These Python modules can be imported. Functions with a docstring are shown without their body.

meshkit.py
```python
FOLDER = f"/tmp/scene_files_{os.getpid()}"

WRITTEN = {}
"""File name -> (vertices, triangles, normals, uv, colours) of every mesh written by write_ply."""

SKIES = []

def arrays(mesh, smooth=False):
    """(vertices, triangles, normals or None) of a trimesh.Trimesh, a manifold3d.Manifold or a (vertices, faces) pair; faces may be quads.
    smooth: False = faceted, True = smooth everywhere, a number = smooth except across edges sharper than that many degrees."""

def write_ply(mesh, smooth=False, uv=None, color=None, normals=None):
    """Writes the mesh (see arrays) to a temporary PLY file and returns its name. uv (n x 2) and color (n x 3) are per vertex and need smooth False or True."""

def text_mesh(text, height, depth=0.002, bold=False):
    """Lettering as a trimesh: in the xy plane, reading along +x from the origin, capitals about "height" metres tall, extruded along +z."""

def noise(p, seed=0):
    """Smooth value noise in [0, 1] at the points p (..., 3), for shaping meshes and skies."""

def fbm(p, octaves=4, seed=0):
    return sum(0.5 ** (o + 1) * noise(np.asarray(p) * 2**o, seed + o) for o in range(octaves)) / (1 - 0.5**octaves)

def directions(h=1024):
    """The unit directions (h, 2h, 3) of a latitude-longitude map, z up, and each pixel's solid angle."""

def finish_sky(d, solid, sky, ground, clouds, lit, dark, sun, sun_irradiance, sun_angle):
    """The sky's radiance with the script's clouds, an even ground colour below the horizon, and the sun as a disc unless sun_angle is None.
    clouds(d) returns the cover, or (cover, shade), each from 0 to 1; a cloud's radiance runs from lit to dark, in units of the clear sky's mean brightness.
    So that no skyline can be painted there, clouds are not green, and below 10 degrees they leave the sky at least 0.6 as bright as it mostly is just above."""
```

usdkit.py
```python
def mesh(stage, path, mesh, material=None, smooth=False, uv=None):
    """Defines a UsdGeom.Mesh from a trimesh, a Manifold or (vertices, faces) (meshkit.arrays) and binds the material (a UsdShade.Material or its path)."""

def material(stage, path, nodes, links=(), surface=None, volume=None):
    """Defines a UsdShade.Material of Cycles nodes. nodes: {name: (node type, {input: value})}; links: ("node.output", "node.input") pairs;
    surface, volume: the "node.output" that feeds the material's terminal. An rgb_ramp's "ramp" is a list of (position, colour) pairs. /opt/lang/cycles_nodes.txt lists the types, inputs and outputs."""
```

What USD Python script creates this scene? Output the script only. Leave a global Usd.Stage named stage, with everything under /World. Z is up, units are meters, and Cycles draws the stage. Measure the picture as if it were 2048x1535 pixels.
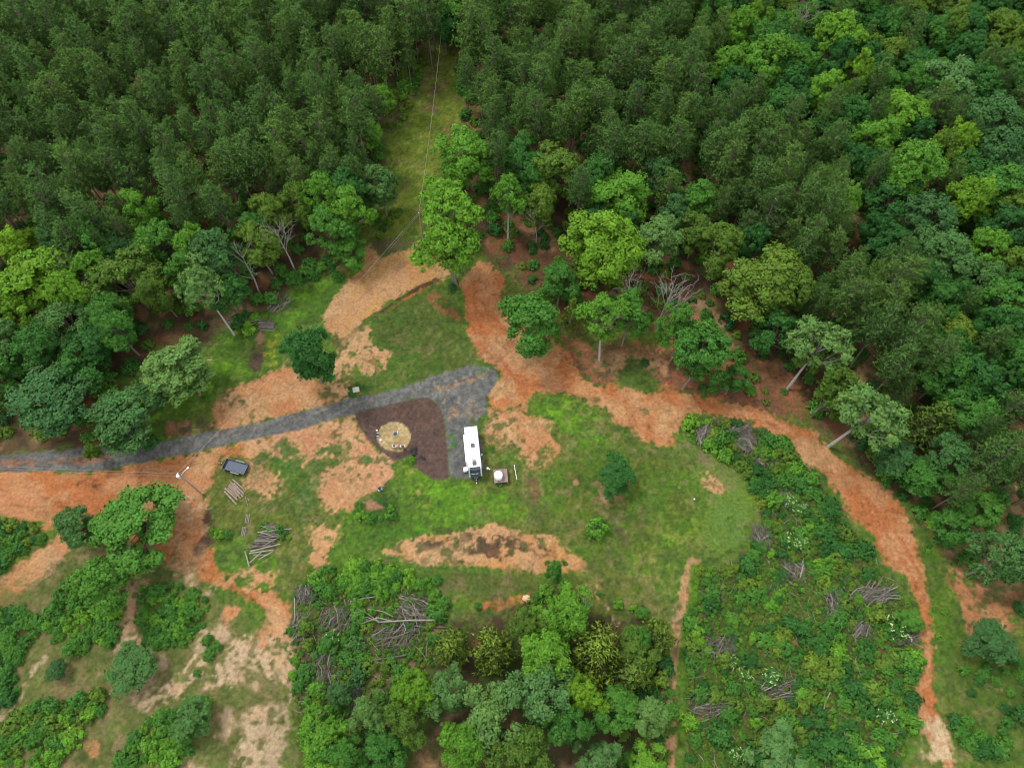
import math, random
import numpy as np, trimesh
from scipy import ndimage
from PIL import Image, ImageDraw
from pxr import Usd, UsdGeom, UsdLux, UsdShade, Sdf, Gf, Vt
import usdkit

# ------------------------------------------------------------------ camera, sky, light
stage = Usd.Stage.CreateInMemory()
UsdGeom.SetStageUpAxis(stage, UsdGeom.Tokens.z)
UsdGeom.SetStageMetersPerUnit(stage, 1.0)
UsdGeom.Xform.Define(stage, '/World')
UsdGeom.Scope.Define(stage, '/World/Looks')

CAMH = 125.0                                   # a drone at 400 ft
FPX, CX, CY, NADIR = 1024 / 0.72, 1024.0, 767.5, 1520.0
ANG = math.atan((NADIR - CY) / FPX)            # angle between the optical axis and straight down
cam = UsdGeom.Camera.Define(stage, '/World/Camera')
cam.CreateHorizontalApertureAttr(36.0)
cam.CreateVerticalApertureAttr(36.0 * 767 / 1024)
cam.CreateFocalLengthAttr(36.0 / (2 * 0.72))
cam.CreateClippingRangeAttr(Gf.Vec2f(1.0, 5000.0))
cam.CreateExposureAttr(1.08)
cam.AddTranslateOp().Set(Gf.Vec3d(0, 0, CAMH))
cam.AddRotateXOp().Set(math.degrees(ANG))

SUN = np.array([-0.42, 0.30, 0.86]); SUN /= np.linalg.norm(SUN)
sky = UsdLux.DomeLight.Define(stage, '/World/sky')
skym = usdkit.material(stage, '/World/Looks/overcast_sky', {
    'tc': ('texture_coordinate', {}),
    'sky': ('sky_texture', {'sky_type': 'single_scattering', 'sun_disc': False, 'sun_elevation': float(math.asin(SUN[2])),
                            'sun_rotation': float(math.atan2(SUN[0], SUN[1]))}),
    'n': ('noise_texture', {'scale': 2.2, 'detail': 5.0, 'roughness': 0.55}),
    'r': ('rgb_ramp', {'ramp': [(0.25, (7.4, 7.5, 7.7)), (0.75, (11.0, 11.0, 11.0))]}),
    'mix': ('mix', {'fac': 0.86}),
    'bg': ('background_shader', {'strength': 0.1})},
    [('tc.generated', 'n.vector'), ('n.fac', 'r.fac'), ('sky.color', 'mix.color1'), ('r.color', 'mix.color2'),
     ('mix.color', 'bg.color')], surface='bg.background')
UsdShade.MaterialBindingAPI.Apply(sky.GetPrim()).Bind(skym)
sky.GetPrim().SetCustomDataByKey('kind', 'structure')
sun = UsdLux.DistantLight.Define(stage, '/World/sun')
sun.CreateNormalizeAttr(True); sun.CreateIntensityAttr(0.4); sun.CreateAngleAttr(12.0)
sun.CreateColorAttr(Gf.Vec3f(1.0, 0.97, 0.92))
q = Gf.Rotation(Gf.Vec3d(0, 0, 1), Gf.Vec3d(*SUN.tolist()))
sun.AddTransformOp().Set(Gf.Matrix4d().SetRotate(q))

# ------------------------------------------------------------------ helpers
rng = np.random.default_rng(7)
def P(px, py, z=0.0):
    """The place in the world seen at a point of the (2048 x 1535) photograph, at height z."""
    u, v = (px - CX) / FPX, (py - CY) / FPX
    d = np.array([u, math.sin(ANG) - v * math.cos(ANG), -math.cos(ANG) - v * math.sin(ANG)])
    t = (CAMH - z) / -d[2]
    return np.array([d[0] * t, d[1] * t, z])
def proj(x, y, z):
    dz = z - CAMH
    dep = y * math.sin(ANG) - dz * math.cos(ANG)
    return CX + FPX * x / dep, CY + FPX * (-y * math.cos(ANG) - dz * math.sin(ANG)) / dep
def depth(x, y, z): return y * math.sin(ANG) - (z - CAMH) * math.cos(ANG)
def S(r, g, b, k=0.395):
    c = np.array([r, g, b]) / 255.0
    return np.where(c < 0.04045, c / 12.92, ((c + 0.055) / 1.055) ** 2.4) * k

taken = {}
def numbered(name, parent='/World'):
    k = taken.get((parent, name), 0); taken[(parent, name)] = k + 1
    return name if k == 0 else f'{name}_{k:03d}'
def tag(prim, label=None, cat=None, group=None, kind=None):
    for k, v in (('label', label), ('category', cat), ('group', group), ('kind', kind)):
        if v: prim.SetCustomDataByKey(k, v)
    return prim
def thing(name, label, cat, loc=(0, 0, 0), rotz=0.0, group=None):
    x = UsdGeom.Xform.Define(stage, '/World/' + numbered(name))
    x.AddTranslateOp().Set(Gf.Vec3d(*[float(c) for c in loc]))
    x.AddRotateZOp().Set(math.degrees(rotz))
    return tag(x.GetPrim(), label, cat, group)
def part(name, mesh, mat, parent, smooth=False):
    pp = str(parent.GetPath()) if parent else '/World'
    return usdkit.mesh(stage, pp + '/' + numbered(name, pp), mesh, mat, smooth=smooth).GetPrim()

class MB:
    """Collects pieces of one part."""
    def __init__(s): s.v, s.f, s.n = [], [], 0
    def add(s, v, f):
        s.v.append(np.asarray(v, float)); s.f.append(np.asarray(f, int) + s.n); s.n += len(v); return s
    def tm(s, m, xf=None):
        if xf is not None: m = m.copy(); m.apply_transform(xf)
        return s.add(m.vertices, m.faces)
    def box(s, c, size, rz=0.0, bev=0.0):
        if bev > 0:
            sx, sy, sz = [x / 2 for x in size]
            pts = [(a * (sx - (bev if k != 0 else 0)), b * (sy - (bev if k != 1 else 0)), d * (sz - (bev if k != 2 else 0)))
                   for a in (-1, 1) for b in (-1, 1) for d in (-1, 1) for k in range(3)]
            m = trimesh.convex.convex_hull(np.array(pts))
        else: m = trimesh.creation.box(size)
        T = trimesh.transformations.rotation_matrix(rz, (0, 0, 1)); T[:3, 3] = c
        return s.tm(m, T)
    def tube(s, pts, radii, sides=6, cap=True):
        return s.add(*tube(pts, radii, sides, cap))
    def mesh(s):
        return (np.vstack(s.v), np.vstack(s.f))
def tube(pts, radii, sides=6, cap=True):
    pts = np.asarray(pts, float); radii = np.broadcast_to(np.asarray(radii, float), (len(pts),))
    d = np.gradient(pts, axis=0); d /= np.linalg.norm(d, axis=1, keepdims=True) + 1e-12
    ref = np.where(np.abs(d[:, 2:3]) > 0.9, [[1.0, 0, 0]], [[0, 0, 1.0]])
    a = np.cross(d, ref); a /= np.linalg.norm(a, axis=1, keepdims=True) + 1e-12
    b = np.cross(d, a); th = np.arange(sides) / sides * 2 * np.pi
    v = (pts[:, None] + radii[:, None, None] * (np.cos(th)[None, :, None] * a[:, None] + np.sin(th)[None, :, None] * b[:, None])).reshape(-1, 3)
    f = []
    for i in range(len(pts) - 1):
        for k in range(sides):
            p0, p1, p2, p3 = i * sides + k, i * sides + (k + 1) % sides, (i + 1) * sides + (k + 1) % sides, (i + 1) * sides + k
            f += [(p0, p2, p1), (p0, p3, p2)]
    if cap:
        n = len(v); v = np.vstack([v, pts[:1], pts[-1:]]); e = (len(pts) - 1) * sides
        for k in range(sides):
            f += [(n, k, (k + 1) % sides), (n + 1, e + (k + 1) % sides, e + k)]
    return v, np.array(f)
def cyl(c, r, h, n=24, r2=None):
    r2 = r if r2 is None else r2
    return tube([(c[0], c[1], c[2]), (c[0], c[1], c[2] + h)], [r, r2], n)

# ------------------------------------------------------------------ materials
def plain(name, col, rough=0.7, metal=0.0, spec=0.4, var=0.12, scale=3.0, bump=0.0, bscale=20.0):
    n = {'tc': ('texture_coordinate', {}), 'n': ('noise_texture', {'scale': scale, 'detail': 5.0}),
         'r': ('rgb_ramp', {'ramp': [(0.25, tuple(np.array(col) * (1 - var))), (0.75, tuple(np.array(col) * (1 + var)))]}),
         'p': ('principled_bsdf', {'roughness': rough, 'metallic': metal, 'specular_ior_level': spec})}
    l = [('tc.object', 'n.vector'), ('n.fac', 'r.fac'), ('r.color', 'p.base_color')]
    if bump:
        n['n2'] = ('noise_texture', {'scale': bscale, 'detail': 3.0}); n['b'] = ('bump', {'strength': bump, 'distance': 0.03})
        l += [('tc.object', 'n2.vector'), ('n2.fac', 'b.height'), ('b.normal', 'p.normal')]
    return usdkit.material(stage, '/World/Looks/' + name, n, l, surface='p.BSDF')

def leafmat(name, col, trans=0.32, spread=0.16, hue=0.06):
    """Leaves: the colour of each plant and of each sprig varies; some light passes through."""
    col = np.array(col)
    a, b = col * (1 - spread) * np.array([1 - hue, 1, 1 + 2 * hue]), col * (1 + spread) * np.array([1 + 2 * hue, 1, 1 - 2 * hue])
    n = {'oi': ('object_info', {}), 'r': ('rgb_ramp', {'ramp': [(0, tuple(a)), (0.5, tuple(col)), (1, tuple(b))]}),
         'at': ('attribute', {'attribute': 'tint'}), 'm': ('vector_math', {'math_type': 'multiply'}),
         'p': ('principled_bsdf', {'roughness': 0.65, 'specular_ior_level': 0.12}), 't': ('translucent_bsdf', {}),
         'mix': ('mix_closure', {'fac': trans})}
    l = [('oi.random', 'r.fac'), ('r.color', 'm.vector1'), ('at.vector', 'm.vector2'), ('m.vector', 'p.base_color'), ('m.vector', 't.color'),
         ('p.BSDF', 'mix.closure1'), ('t.BSDF', 'mix.closure2')]
    return usdkit.material(stage, '/World/Looks/' + name, n, l, surface='mix.closure')

M = {}
M['ground'] = usdkit.material(stage, '/World/Looks/ground_soil', {
    'at': ('attribute', {'attribute': 'albedo'}), 'g': ('geometry', {}),
    'n1': ('noise_texture', {'scale': 1.9, 'detail': 3.0, 'roughness': 0.7}),
    'r1': ('rgb_ramp', {'ramp': [(0.28, (0.66, 0.66, 0.68)), (0.5, (1, 1, 1)), (0.72, (1.32, 1.32, 1.28))]}),
    'm': ('vector_math', {'math_type': 'multiply'}),
    'n2': ('noise_texture', {'scale': 4.0, 'detail': 6.0, 'roughness': 0.6}), 'b': ('bump', {'strength': 0.25, 'distance': 0.03}),
    'p': ('principled_bsdf', {'roughness': 0.95, 'specular_ior_level': 0.15})},
    [('g.position', 'n1.vector'), ('g.position', 'n2.vector'), ('n1.fac', 'r1.fac'), ('at.vector', 'm.vector1'), ('r1.color', 'm.vector2'),
     ('m.vector', 'p.base_color'), ('n2.fac', 'b.height'), ('b.normal', 'p.normal')], surface='p.BSDF')
M['grass'] = usdkit.material(stage, '/World/Looks/grass_blades', {
    'at': ('attribute', {'attribute': 'albedo'}), 'p': ('principled_bsdf', {'roughness': 0.7, 'specular_ior_level': 0.2}),
    't': ('translucent_bsdf', {}), 'mix': ('mix_closure', {'fac': 0.3})},
    [('at.vector', 'p.base_color'), ('at.vector', 't.color'), ('p.BSDF', 'mix.closure1'), ('t.BSDF', 'mix.closure2')], surface='mix.closure')
LEAF = {  # leaf colours of the woods
    'bright': (0.098, 0.240, 0.022), 'yellow': (0.120, 0.248, 0.017), 'mid': (0.058, 0.172, 0.024), 'pale': (0.096, 0.200, 0.050),
    'blue': (0.054, 0.138, 0.036), 'olive': (0.092, 0.165, 0.020), 'dark': (0.033, 0.118, 0.022)}
for k, c in LEAF.items(): M['leaf_' + k] = leafmat('leaf_' + k, c)
M['needle'] = leafmat('pine_needles', (0.116, 0.244, 0.050), 0.42, 0.14, 0.05)
M['needle_olive'] = leafmat('cedar_needles', (0.150, 0.255, 0.034), 0.40, 0.14)
M['flower'] = leafmat('white_blossom', (0.46, 0.50, 0.30), 0.2, 0.05)
M['bark'] = plain('bark', (0.115, 0.092, 0.072), 0.9, var=0.35, scale=2.0, bump=0.5)
M['pale_bark'] = plain('pale_bark', (0.22, 0.20, 0.175), 0.9, var=0.3, scale=1.5, bump=0.4)
M['dead_wood'] = plain('dead_wood', (0.185, 0.165, 0.146), 0.9, var=0.3, scale=1.2, bump=0.4)
M['brush_wood'] = plain('brush_wood', (0.092, 0.077, 0.067), 0.9, var=0.4, scale=1.2, bump=0.4)
M['log_wood'] = plain('log_wood', (0.20, 0.150, 0.120), 0.9, var=0.4, scale=2.5, bump=0.5)
M['log_end'] = plain('log_end', (0.50, 0.36, 0.21), 0.85, var=0.15, scale=6)
M['white'] = plain('white_paint', (0.58, 0.58, 0.59), 0.35, var=0.03, scale=0.8)
M['roof_white'] = plain('roof_membrane', (0.52, 0.52, 0.535), 0.6, var=0.07, scale=0.7)
M['silver'] = plain('cap_silver', (0.34, 0.38, 0.42), 0.35, metal=0.3, var=0.05)
M['cap_dark'] = plain('cap_dark', (0.018, 0.024, 0.034), 0.16, spec=0.6, var=0.1)
M['black'] = plain('black_plastic', (0.022, 0.022, 0.026), 0.5, var=0.2)
M['vent'] = plain('vent_plastic', (0.045, 0.045, 0.058), 0.5, var=0.2)
M['black_steel'] = plain('black_steel', (0.014, 0.016, 0.020), 0.4, var=0.2)
M['bed_steel'] = plain('bed_steel', (0.028, 0.044, 0.070), 0.5, spec=0.25, var=0.12, scale=1.2)
M['rubber'] = plain('rubber', (0.018, 0.018, 0.018), 0.9)
M['galv'] = plain('galvanised_steel', (0.42, 0.44, 0.46), 0.45, metal=0.6)
M['steel'] = plain('grey_steel', (0.16, 0.165, 0.175), 0.45, metal=0.5)
M['pole_wood'] = plain('pole_wood', (0.19, 0.145, 0.115), 0.9, var=0.3)
M['deck_wood'] = [plain('deck_wood_' + 'abc'[i], c, 0.85, var=0.2, scale=1.5) for i, c in enumerate([(0.175, 0.12, 0.112), (0.20, 0.14, 0.128), (0.15, 0.105, 0.098)])]
M['poly'] = plain('white_polyethylene', (0.56, 0.56, 0.56), 0.4, var=0.02)
M['concrete'] = plain('concrete', (0.30, 0.29, 0.25), 0.9, var=0.2)
M['stone'] = plain('field_stone', (0.23, 0.225, 0.23), 0.9, var=0.3)
M['wire'] = plain('wire_aluminium', (0.20, 0.21, 0.21), 0.6)
M['char'] = plain('charred_wood', (0.022, 0.019, 0.018), 0.95, var=0.4)
M['cloth_blue'] = plain('navy_cloth', (0.035, 0.042, 0.075), 0.9)
M['cloth_red'] = plain('maroon_cloth', (0.22, 0.085, 0.085), 0.9)
M['cloth_grey'] = plain('charcoal_cloth', (0.045, 0.045, 0.055), 0.9)
M['boulder'] = plain('clay_boulder', (0.42, 0.30, 0.17), 0.95, var=0.2, bump=0.4)

# ------------------------------------------------------------------ the ground: a raster of soil and turf colours in metres
X0, X1, Y0, Y1, RES = -150.0, 150.0, -16.0, 200.0, 0.2
RW, RH = int((X1 - X0) / RES), int((Y1 - Y0) / RES)
def noise(scale, seed, order=1):
    """Smooth noise over the raster with features of about "scale" metres, 0 to 1."""
    g = np.random.default_rng(1000 + seed)
    ny, nx = int((Y1 - Y0) / scale) + 4, int((X1 - X0) / scale) + 4
    a = g.random((ny, nx)).astype(np.float32)
    yy = np.linspace(0.7, 0.7 + (Y1 - Y0) / scale, RH, dtype=np.float32); xx = np.linspace(0.7, 0.7 + (X1 - X0) / scale, RW, dtype=np.float32)
    iy, ix = np.floor(yy).astype(int), np.floor(xx).astype(int); fy, fx = yy - iy, xx - ix
    fy, fx = (fy * fy * (3 - 2 * fy))[:, None], (fx * fx * (3 - 2 * fx))[None]
    r0 = a[iy][:, ix] * (1 - fx) + a[iy][:, ix + 1] * fx
    r1 = a[iy + 1][:, ix] * (1 - fx) + a[iy + 1][:, ix + 1] * fx
    return r0 * (1 - fy) + r1 * fy
def fb(scale, seed, o=4, gain=0.55):
    t, w, s = 0, 0, 1.0
    for k in range(o):
        t = t + s * noise(max(scale / 2 ** k, RES), seed * 17 + k); w += s; s *= gain
    return t / w
NB, NM, NF, NS = fb(18, 1), fb(5, 2), fb(1.6, 3), fb(0.7, 4, 2, 0.7)
NM2, NF2, NC = fb(4, 5), fb(1.3, 6), fb(9, 7)
NP = noise(0.36, 77)
NW = np.stack([fb(3.5, 8) - 0.5, fb(3.5, 9) - 0.5])
def sm(x, a, b):
    t = np.clip((x - a) / (b - a), 0, 1); return t * t * (3 - 2 * t)
COL = np.zeros((RH, RW, 3), np.float32)       # albedo
GR = np.zeros((RH, RW), np.float32)           # how much grass stands here
CLS = np.zeros((RH, RW), np.uint8)            # which sheet of the setting
def rpx(pts): return [((p[0] - X0) / RES, (p[1] - Y0) / RES) for p in pts]
def wpx(poly): return [P(x, y)[:2] for x, y in poly]
def cover(shape, soft, warp, rag, width=None, hard=None):
    """(window, weight from 0 to 1) of a polygon or line traced on the ground, with a ragged edge."""
    pts = np.array(wpx(shape)); pad = 4 + 3 * soft + warp + (width or 0)
    x0, y0 = ((pts.min(0) - pad - [X0, Y0]) / RES).astype(int); x1, y1 = ((pts.max(0) + pad - [X0, Y0]) / RES).astype(int) + 1
    x0, y0, x1, y1 = max(x0, 0), max(y0, 0), min(x1, RW), min(y1, RH)
    if x1 <= x0 or y1 <= y0: return None
    im = Image.new('L', (x1 - x0, y1 - y0)); d = ImageDraw.Draw(im)
    q = [(a - x0, b - y0) for a, b in rpx(pts)]
    if width: d.line(q, 255, max(1, int(width / RES)), joint='curve')
    else: d.polygon(q, 255)
    m = ndimage.gaussian_filter(np.asarray(im, np.float32) / 255, soft / RES)
    w = (slice(y0, y1), slice(x0, x1))
    if warp:
        yy, xx = np.mgrid[0:y1 - y0, 0:x1 - x0].astype(np.float32)
        m = ndimage.map_coordinates(m, [yy + NW[0][w] * 2 * warp / RES, xx + NW[1][w] * 2 * warp / RES], order=1, mode='nearest')
    e = m + rag * ((NF[w] - 0.5) * 1.2 + (NM2[w] - 0.5) * 0.9 + (NS[w] - 0.5) * 0.9 + (NP[w] - 0.5) * 0.5) * 4 * m * (1 - m)
    return w, sm(e, 0.34, 0.66)
def paint(shape, col, soft=0.5, warp=0.6, rag=0.8, cov=1.0, grass=None, cls=None, var=0.16, width=None, amt=1.0, nz=None, col2=None):
    if grass is not None and grass >= 0.5 and width is None: soft, amt = soft * 2.4, amt * 0.88     # turf grades into turf
    elif width is None and cls not in (1, 3, 6): soft = soft * 2.2
    got = cover(shape, soft, warp, rag, width)
    if got is None: return
    w, k = got
    if cov < 1:
        n = (NF2 if nz is None else nz)[w]
        lo = np.quantile(n[::3, ::3], 1 - cov); k = k * sm(n, lo - 0.05, lo + 0.05)
    k = k * amt
    c = np.asarray(col, np.float32)[None, None] * (1 + var * 2 * (NM[w] - 0.5) + var * 2.2 * (NF[w] - 0.5) + var * 1.6 * (NS[w] - 0.5))[..., None]
    if col2 is not None:
        c2 = np.asarray(col2, np.float32)[None, None] * (1 + var * 2 * (NF2[w] - 0.5))[..., None]
        t = sm(NM2[w], 0.40, 0.60)[..., None]; c = c * (1 - t) + c2 * t
    COL[w] = COL[w] * (1 - k[..., None]) + c * k[..., None]
    if grass is not None: GR[w] = GR[w] * (1 - k) + grass * k
    if cls is not None: CLS[w][k > 0.5] = cls

C_ = dict(red=S(198, 124, 74), orange=S(204, 144, 98), tan=S(208, 160, 114), pale=S(204, 178, 142), ochre=S(208, 158, 98), gravel=S(122, 122, 117),
          mulch=S(102, 82, 73), pea=S(198, 174, 126), bright=S(106, 154, 34), grass=S(94, 130, 42), olive=S(114, 126, 54), teal=S(92, 128, 62), brown=S(96, 80, 62),
          dry=S(132, 126, 66), litter=S(92, 72, 54), dirtbrown=S(160, 114, 82), yel=S(132, 162, 38), strip=S(134, 150, 50), dull=S(112, 118, 70))
# everything starts as rough grass of several greens with worn soil showing through
t = sm(NB, 0.42, 0.58)[..., None]; COL[:] = C_['grass'] * (1 - t) + C_['olive'] * t
t = (sm(NM, 0.55, 0.7) * 0.8)[..., None]; COL[:] = COL * (1 - t) + S(92, 132, 30) * t
t = (sm(NF2, 0.56, 0.66) * 0.6)[..., None]; COL[:] = COL * (1 - t) + C_['dull'] * t
t = (sm(NS, 0.60, 0.72) * sm(NC, 0.40, 0.6) * 0.6)[..., None]; COL[:] = COL * (1 - t) + S(140, 118, 86) * t
COL *= (1 + 0.35 * (NF - 0.5) + 0.35 * (NS - 0.5))[..., None]
GR[:] = 0.7
# woods: floor of leaf litter
FOREST_LEFT = [(-250, -150), (820, -150), (880, -20), (852, 92), (820, 160), (775, 240), (765, 280), (775, 340), (760, 400), (730, 440), (712, 500), (650, 540), (570, 590), (500, 640), (470, 655), (420, 690), (330, 690), (265, 740), (225, 760), (235, 800), (290, 860), (280, 885), (140, 900), (0, 905), (-250, 910)]
FOREST_RIGHT = [(900, -150), (2400, -150), (2400, 1300), (2050, 1240), (1960, 1190), (1900, 1120), (1850, 1040), (1800, 975), (1700, 905), (1660, 860), (1600, 800), (1540, 740), (1400, 700), (1330, 640), (1240, 640), (1110, 620), (1020, 540), (960, 500), (900, 470), (880, 420), (905, 300), (930, 230), (922, 150), (915, 60)]
FOREST_LOW = [(880, 1265), (960, 1240), (1080, 1200), (1180, 1215), (1290, 1250), (1340, 1300), (1335, 1560), (600, 1560), (640, 1470), (720, 1400), (850, 1350)]
SLASH_L = [(590, 1165), (700, 1140), (850, 1160), (885, 1210), (870, 1260), (880, 1300), (840, 1380), (740, 1420), (640, 1560), (590, 1420), (578, 1300)]
SLASH_R = [(1370, 842), (1470, 842), (1530, 865), (1570, 885), (1640, 960), (1690, 1040), (1740, 1110), (1805, 1190), (1832, 1240), (1832, 1440), (1790, 1560), (1380, 1560), (1374, 1250), (1400, 1140), (1500, 1120), (1525, 1010), (1490, 940), (1420, 905), (1378, 880)]
for fp in (FOREST_LEFT, FOREST_RIGHT): paint(fp, C_['litter'], 1.2, 1.5, 0.8, grass=0.1, col2=S(104, 84, 58))
paint(FOREST_LOW, S(84, 70, 48), 1.0, 1.2, 0.8, grass=0.25, col2=S(74, 92, 38))
for fp in (SLASH_L, SLASH_R): paint(fp, S(90, 104, 46), 0.8, 1.0, 0.9, grass=0.5, col2=S(98, 84, 70)); paint(fp, S(104, 86, 74), 0.8, 1.0, 0.9, cov=0.32, nz=NM2, grass=0.2)
paint([(1500, 620), (1400, 690), (1330, 640), (1240, 640), (1110, 620), (1040, 540), (950, 480), (960, 440), (1100, 460), (1280, 560), (1420, 600)], S(122, 80, 56), 1.5, 1.5, 0.8, grass=0.05, amt=0.8)
BRUSH = [
    dict(a=('upright-looking grey brush pile at the upper left tip of the slash field', (1410, 868), 15, 12, 80, 34, 30), k=dict(pale=.5)),
    dict(a=('large dark brush pile of long poles between bushes inside the road bend', (1490, 885), 18, 14, -35, 36, 34), k=dict()),
    dict(a=('scatter of limbs just below the road bend, right of the dark brush pile', (1480, 858), 16, 5, 10, 14, 26), k=dict(pale=.5)),
    dict(a=('short pinkish sticks by the mown track in the slash field', (1524, 922), 7, 5, -38, 9, 18), k=dict(pale=.6)),
    dict(a=('dark brush pile beside the mown track, left rim of the slash field', (1560, 995), 16, 14, -65, 26, 28), k=dict()),
    dict(a=('brush pile of grey limbs at the lower rim of the mown track', (1520, 1072), 16, 20, -60, 26, 28), k=dict()),
    dict(a=('steep grey poles in the middle of the slash field', (1585, 1140), 18, 16, -60, 22, 30), k=dict()),
    dict(a=('fan of grey branches close to the red road in the slash field', (1745, 1190), 34, 12, 30, 36, 52), k=dict(pale=.45)),
    dict(a=('long steep poles left of the branch fan', (1668, 1205), 10, 24, -66, 20, 44), k=dict(pale=.35)),
    dict(a=('thin poles below the branch fan', (1722, 1258), 14, 8, 58, 8, 30), k=dict(pale=.5)),
    dict(a=('twiggy heap right of the largest white-flowering shrub', (1812, 1275), 18, 8, -10, 14, 26), k=dict(pale=.4)),
    dict(a=('dead limbs in the low middle of the slash field', (1560, 1380), 30, 22, 20, 20, 36), k=dict(pale=.4)),
    dict(a=('dead limbs at the lower left of the slash field', (1420, 1410), 34, 18, 10, 20, 40), k=dict(pale=.35)),
    dict(a=('long limb heap left of the low middle in the slash field', (1440, 1290), 26, 14, 30, 14, 40), k=dict()),
    dict(a=('grey root and limb heap at the upper left of the brush field', (608, 1188), 14, 14, 70, 24, 22), k=dict(pale=.35)),
    dict(a=('steep sticks below the root heap at the left of the brush field', (598, 1255), 12, 22, 62, 20, 34), k=dict(pale=.45)),
    dict(a=('dark brush heap in the middle of the brush field', (670, 1240), 28, 18, 62, 30, 30), k=dict()),
    dict(a=('wide heap of limbs at the right of the brush field', (830, 1215), 26, 22, -32, 26, 36), k=dict(pale=.25)),
    dict(a=('dark twig heap under the fallen tree', (790, 1275), 38, 18, 40, 34, 30), k=dict(pale=.2, twigs=110)),
    dict(a=('blackish brush heap at the lower left of the brush field', (650, 1340), 16, 30, 75, 24, 28), k=dict(twigs=100)),
    dict(a=('grey limbs at the bottom of the brush field', (640, 1480), 18, 26, 70, 16, 30), k=dict()),
    dict(a=('narrow heap of poles by the small bluish tree', (712, 1400), 8, 22, 78, 12, 34), k=dict()),
    dict(a=('brown chip and limb windrow along the left wood edge', (500, 645), 40, 6, 20, 18, 20), k=dict(twigs=100)),
    dict(a=('brown windrow of sticks climbing the left wood edge', (560, 610), 22, 16, 45, 16, 20), k=dict(twigs=100)),
]
for q_ in BRUSH:
    (bx_, by_), bw_, bh_ = q_['a'][1:4]
    paint([(bx_ + 1.35 * bw_ * math.cos(a), by_ + 1.35 * bh_ * math.sin(a)) for a in np.linspace(0, 6, 9)], S(98, 80, 70), 0.7, 0.8, 1.0, cov=0.85, grass=0.1)
# lawn areas
paint([(405, 700), (470, 675), (520, 640), (560, 600), (620, 570), (680, 545), (695, 565), (660, 610), (645, 640), (575, 650), (553, 700), (560, 735), (520, 760), (470, 775), (430, 800), (400, 835), (330, 850), (275, 835), (290, 765), (380, 735)], C_['bright'], 0.8, 0.8, 0.9, grass=1.0, col2=S(84, 122, 32), var=0.2)
paint([(515, 655), (533, 660), (531, 700), (518, 748), (498, 750), (508, 700)], C_['brown'], 0.3, 0.3, 0.6, grass=0.2)
paint([(537, 670), (556, 660), (556, 700), (548, 735), (532, 730)], S(150, 152, 50), 0.4, 0.3, 0.8, grass=0.6, cov=0.7)
paint([(740, 690), (745, 645), (790, 600), (870, 568), (905, 575), (920, 610), (930, 660), (950, 713), (940, 730), (840, 762), (750, 785), (715, 790), (722, 748), (770, 738), (780, 700)], S(92, 110, 46), 0.5, 0.6, 0.9, grass=0.8, col2=S(76, 116, 34))
paint([(850, 590), (900, 575), (925, 620), (925, 650), (880, 640)], S(150, 104, 66), 0.6, 0.8, 1.0, cov=0.5, grass=0.3)
paint([(845, 100), (915, 95), (922, 170), (928, 230), (905, 290), (880, 340), (852, 410), (842, 470), (790, 485), (735, 480), (720, 470), (795, 410), (785, 350), (772, 290), (790, 265), (825, 225), (842, 165)], C_['strip'], 0.8, 0.8, 0.8, grass=0.9, col2=S(116, 136, 40))
paint([(850, 120), (878, 120), (885, 190), (860, 260), (850, 230)], S(112, 98, 62), 0.8, 1.0, 1.0, cov=0.6, grass=0.3)
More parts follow.
